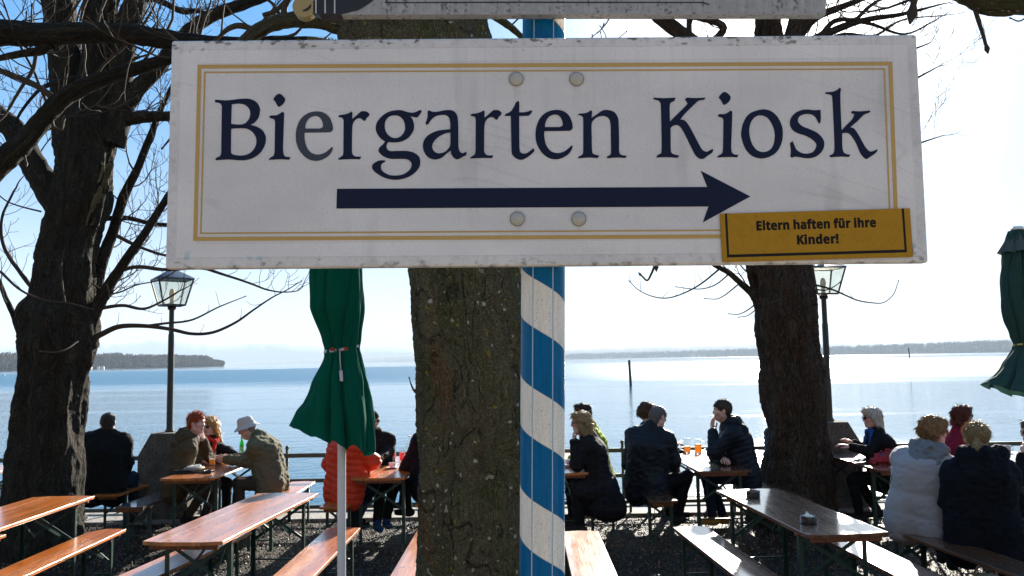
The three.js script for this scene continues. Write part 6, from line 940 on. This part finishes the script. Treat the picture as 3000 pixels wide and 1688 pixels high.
function mug(label, at, h, r, fill, turn, beerM = M.beer) {
  const t = thing('beer_mug', label, 'mug', at, turn, 'glass beer mugs'), w = 0.004;
  part('glass', lathe([[0, 0], [r * 0.96, 0], [r, 0.006], [r, h - 0.01], [r * 0.98, h], [r - w, h], [r - w, 0.014], [0, 0.014]], 36), fill < 0.3 ? M.solidGlass : M.glass, t);
  const c = new THREE.CatmullRomCurve3([V(r - 0.002, h * 0.82, 0), V(r + 0.035, h * 0.86, 0), V(r + 0.052, h * 0.6, 0), V(r + 0.042, h * 0.3, 0), V(r - 0.002, h * 0.2, 0)]); part('handle', new THREE.TubeGeometry(c, 30, 0.0075, 10), M.solidGlass, t); part('base', lathe([[0, 0.0005], [r * 0.95, 0.0005], [r * 0.98, 0.008], [r - w, 0.0125], [0, 0.0125]], 36), M.solidGlass, t); part('rim', new THREE.TorusGeometry(r - 0.002, 0.0032, 8, 36).rotateX(Math.PI / 2).translate(0, h, 0), M.solidGlass, t);
  if (fill) { part('beer', lathe([[0, 0.0135], [r - w + 0.0006, 0.0135], [r - w + 0.0006, h * fill], [0, h * fill]], 36), beerM, t); part('foam', lathe([[0, h * fill + 0.0005], [r - w - 0.001, h * fill + 0.0005], [r - w - 0.001, h * fill + 0.008], [0, h * fill + 0.006]], 30), M.foam, t); }
  return t;
}
tumbler('half full beer glass in front of the ginger haired person', on(621, 1364), 0.172, 0.043, 0.46);
tumbler('nearly empty beer glass held by the man in the bucket hat', on(658, 1350), 0.165, 0.043, 0.28, 1);
{ // plates, phone, bottle
  const at = on(546, 1384), t = thing('plate_stack', 'stack of white square plates with crumpled napkins on a dark tray', 'plates', at, 0.1);
  part('tray', merge([box(0.38, 0.014, 0.27, 0.03, 0.007, 0.0, 0.006)]), M.dark, t);
  for (const [y, a, k] of [[0.018, 0.08, -0.02], [0.03, -0.05, 0.08], [0.043, 0.12, 0.09]]) part('plate', lathe([[0, 0], [0.08, 0.001], [0.125, 0.012], [0.128, 0.015], [0.08, 0.006], [0, 0.005]], 4).rotateY(a + 0.78).scale(1.12, 1, 0.9).translate(k, y, 0), M.porcelain, t);
  const N = solid([egg([0.10, 0.062, 0.01], [0.06, 0.016, 0.035]), egg([0.13, 0.068, -0.01], [0.03, 0.02, 0.025]), egg([0.05, 0.06, 0.0], [0.04, 0.012, 0.04])], 0.005, 0.015, (x, y, z) => 0.012 * n3(x * 60, y * 60, z * 60)); part('napkin', N, M.foam, t);
  const a2 = on(610, 1386), w = thing('ashtray', 'square black ashtray at the front corner of the beer table by the plates', 'ashtray', a2); part('bowl', merge([box(0.1, 0.03, 0.012, 0, 0.015, 0.044, 0.003), box(0.1, 0.03, 0.012, 0, 0.015, -0.044, 0.003), box(0.012, 0.03, 0.076, 0.044, 0.015, 0, 0.003), box(0.012, 0.03, 0.076, -0.044, 0.015, 0, 0.003), box(0.1, 0.006, 0.1, 0, 0.003, 0)]), M.dark, w);
  const gb = new THREE.MeshPhysicalMaterial({ color: new THREE.Color(0.06, 0.75, 0.12), transmission: 0.9, thickness: 0.01, roughness: 0.04, ior: 1.5 });
  const b = thing('green_bottle', 'slim green glass bottle behind the arm of the man in the bucket hat', 'bottle', on(708, 1329)); part('bottle', lathe([[0, 0], [0.03, 0], [0.032, 0.006], [0.032, 0.125], [0.028, 0.15], [0.015, 0.19], [0.013, 0.235], [0.0145, 0.237], [0.0145, 0.245], [0.01, 0.245], [0.01, 0.19], [0.026, 0.148], [0.029, 0.12], [0.029, 0.01], [0, 0.008]], 30), gb, b);
  part('neck_label', lathe([[0.0142, 0.205], [0.0138, 0.225]], 24), new THREE.MeshStandardMaterial({ color: 0xc08a55, roughness: 0.6, side: THREE.DoubleSide }), b); part('label', lathe([[0.0324, 0.045], [0.0324, 0.1]], 24), new THREE.MeshStandardMaterial({ color: 0x9ac27a, roughness: 0.6, side: THREE.DoubleSide }), b);
  const wg = thing('wine_glass', 'small clear glass beside the green bottle', 'glass', on(698, 1340)); part('glass', lathe([[0, 0], [0.03, 0], [0.032, 0.004], [0.036, 0.09], [0.034, 0.09], [0.028, 0.008], [0, 0.008]], 28), M.glass, wg);
}
function cup(label, at, turn, r = 0.04, h = 0.062) {
  const t = thing('coffee_cup', label, 'cup', at, turn, 'white cups on the tables'); part('saucer', lathe([[0, 0], [0.04, 0], [0.075, 0.012], [0.077, 0.014], [0.04, 0.005], [0, 0.005]], 32), M.porcelain, t);
  part('cup', lathe([[0, 0.005], [r * 0.7, 0.005], [r * 0.92, 0.02], [r, h], [r - 0.003, h], [r * 0.88, 0.022], [0, 0.012]], 32), M.porcelain, t); part('handle', new THREE.TorusGeometry(0.016, 0.004, 8, 18, Math.PI * 1.3).rotateZ(-2.0).translate(r + 0.006, h * 0.55, 0), M.porcelain, t);
  part('motif', box(0.018, 0.014, 0.0015, r * 0.3, h * 0.62, r * 0.9), M.dark, t); return t;
}
cup('white coffee cup on a saucer on the table beside the orange red jacket', on(1150, 1372), 0.3, 0.045, 0.066);
cup('pale cup and saucer at the edge of the table in front of the blonde woman', on(1662, 1362), 0.6);
{
  const pink = new THREE.MeshPhysicalMaterial({ color: new THREE.Color(0.85, 0.2, 0.2), transmission: 0.6, thickness: 0, roughness: 0.95, side: THREE.DoubleSide });
  for (const [px, py, label] of [[1152, 1354, 'tall glass with a red drink behind the coffee cup'], [1178, 1352, 'second tall glass with a red drink beside the navy sleeve']]) { const t = thing('drink_glass', label, 'glass', on(px, py), 0, 'tall glasses with a red drink'); part('glass', lathe([[0, 0], [0.034, 0], [0.038, 0.17], [0.035, 0.17], [0.031, 0.012], [0, 0.012]], 30), M.glass, t); part('drink', lathe([[0, 0.0115], [0.0315, 0.0115], [0.0345, 0.11], [0, 0.11]], 30), pink, t); }
  const wb = thing('water_bottle', 'clear plastic bottle tilted against the navy sleeve by the middle tree', 'bottle', on(1186, 1348)); wb.rotation.z = -0.22; wb.position.y += 0.008;
  part('bottle', lathe([[0, 0], [0.036, 0], [0.04, 0.01], [0.037, 0.05], [0.04, 0.09], [0.037, 0.13], [0.04, 0.17], [0.034, 0.22], [0.016, 0.265], [0.016, 0.29], [0.013, 0.29], [0.013, 0.262], [0.031, 0.218], [0.037, 0.17], [0.034, 0.13], [0.037, 0.09], [0.034, 0.05], [0.037, 0.012], [0, 0.004]], 30), M.glass, wb); part('cap', new THREE.CylinderGeometry(0.018, 0.018, 0.018, 20).translate(0, 0.299, 0), M.foam, wb);
  const sn = thing('snack_bowl', 'small reddish bowl on the table just right of the striped pole', 'bowl', on(1672, 1366)); part('bowl', lathe([[0, 0], [0.03, 0], [0.06, 0.03], [0.057, 0.03], [0.028, 0.006], [0, 0.006]], 28), cloth(0.25, 0.06, 0.03), sn); part('food', solid([egg([0, 0.028, 0], [0.048, 0.018, 0.048])], 0.006, 0.01, (x, y, z) => 0.01 * n3(x * 50, y * 50, z * 50)), cloth(0.35, 0.13, 0.06), sn);
}
mug('beer mug half full, handle to the left, nearer the reaching hand', on(2014, 1327), 0.19, 0.045, 0.42, Math.PI);
mug('beer mug two thirds full, handle to the right, beside the smoking man', on(2046, 1329), 0.185, 0.046, 0.62, 0);
{ const t = thing('pouch', 'small black pouch lying on the table left of the two mugs', 'pouch', on(1996, 1326)); part('pouch', solid([egg([0, 0.016, 0], [0.06, 0.018, 0.035]), cone([0.03, 0.016, 0], [0.07, 0.012, 0.01], 0.012, 0.006)], 0.006, 0.02, (x, y, z) => 0.005 * n3(x * 40, y * 40, z * 40)), C.black, t); part('clasp', box(0.02, 0.006, 0.02, 0, 0.033, 0.01, 0.002), M.screw, t); }
mug('almost empty tall glass mug held by the white haired woman', on(2470, 1311), 0.17, 0.046, 0.22, Math.PI, new THREE.MeshPhysicalMaterial({ color: new THREE.Color(0.5, 0.17, 0.02), transmission: 0.55, thickness: 0, roughness: 0.95, side: THREE.DoubleSide }));
{ const t = thing('phone', 'dark phone lying on the table left of the red jacket', 'phone', on(2453, 1326), 0.1); part('body', box(0.15, 0.011, 0.075, 0, 0.0055, 0, 0.004), M.dark, t); part('screen', box(0.138, 0.001, 0.067, 0, 0.0116, 0), lensM, t); }
{ const t = thing('folded_jacket', 'crumpled red jacket with blue lining heaped on the table', 'jacket', on(2618, 1356)), red = cloth(0.33, 0.03, 0.035, { rough: 0.7 });
  part('jacket', solid([egg([0, 0.06, 0], [0.2, 0.085, 0.15]), egg([0.1, 0.075, -0.03], [0.15, 0.08, 0.13]), egg([-0.17, 0.045, 0.05], [0.1, 0.05, 0.08]), cone([-0.1, 0.05, 0.08], [-0.32, 0.025, 0.14], 0.05, 0.024), { cut: egg([0, -0.3, 0], [1, 0.302, 1]), k: 0.01 }], 0.011, 0.05, (x, y, z) => 0.028 * (1 - 2 * Math.abs(n3(x * 9 + 3, y * 12, z * 9))) + 0.012 * n3(x * 26, y * 26, z * 26)), red, t);
  part('lining', solid([cone([-0.13, 0.09, 0.05], [-0.19, 0.05, 0.09], 0.03, 0.022)], 0.009, 0.03, (x, y, z) => 0.012 * n3(x * 30, y * 30, z * 30)), cloth(0.05, 0.09, 0.15), t); }
function ashtray(label, at, paper) {
  const t = thing('ashtray', label, 'ashtray', at, 0, 'round black ashtrays'), m = new THREE.MeshPhysicalMaterial({ color: 0x0a0a0b, roughness: 0.18, clearcoat: 0.8 });
  part('bowl', lathe([[0, 0], [0.056, 0], [0.06, 0.005], [0.06, 0.052], [0.058, 0.056], [0.05, 0.056], [0.047, 0.04], [0.046, 0.014], [0, 0.012]], 40), m, t);
  for (const a of [0.4, 2.5, 4.6]) part('rest', box(0.016, 0.007, 0.014, Math.cos(a) * 0.054, 0.0585, Math.sin(a) * 0.054, 0.002), m, t);
  if (paper) part('tissue', solid([egg([0, 0.05, 0], [0.04, 0.012, 0.035]), cone([-0.005, 0.05, 0], [-0.012, 0.085, 0.005], 0.02, 0.004)], 0.004, 0.012, (x, y, z) => 0.009 * n3(x * 70, y * 70, z * 70)), M.foam, t); return t;
}
ashtray('round black ashtray with a white tissue at the front of the right table', on(2370, 1534), true);
ashtray('round black empty ashtray at the far end of the right table', on(2207, 1457), false);
{ const t = thing('steel_mug', 'grey metal mug with handle on the table near the right railing', 'mug', onY(2948, 1326, TOP)); const m = new THREE.MeshStandardMaterial({ color: 0xb8bcc0, roughness: 0.3, metalness: 0.7 }); part('cup', lathe([[0, 0], [0.05, 0], [0.055, 0.01], [0.055, 0.09], [0.052, 0.09], [0.05, 0.01], [0, 0.008]], 32), m, t); part('handle', new THREE.TorusGeometry(0.028, 0.006, 8, 20, Math.PI * 1.2).rotateZ(-1.9).translate(0.06, 0.047, 0), m, t); }
{ const t = thing('handbag', 'pale beige bag standing on the ground under the bench of the two women', 'bag', [3.72, 0, -6.75], 0.3), m = cloth(0.3, 0.25, 0.17); part('bag', solid([egg([0, 0.14, 0], [0.2, 0.14, 0.09]), cone([-0.14, 0.05, 0], [0.14, 0.05, 0], 0.06)], 0.012, 0.05, (x, y, z) => 0.01 * n3(x * 14, y * 14, z * 14)), m, t); part('handle', new THREE.TorusGeometry(0.11, 0.011, 8, 24, Math.PI).translate(0, 0.25, 0), m, t); }
{ const t = thing('backpack', 'dark teal bag with coloured trim hanging beside the grey haired man', 'bag', [1.5, 0.42, -9.9]), m = C.teal; part('bag', solid([egg([0, 0.16, 0], [0.1, 0.2, 0.13])], 0.013, 0.04, (x, y, z) => 0.018 * n3(x * 14, y * 14, z * 14)), m, t); part('trim', new THREE.TorusGeometry(0.1, 0.012, 8, 24).rotateX(1.2).translate(0, 0.07, 0), cloth(0.3, 0.2, 0.02), t); }
renderer.render(scene, camera);
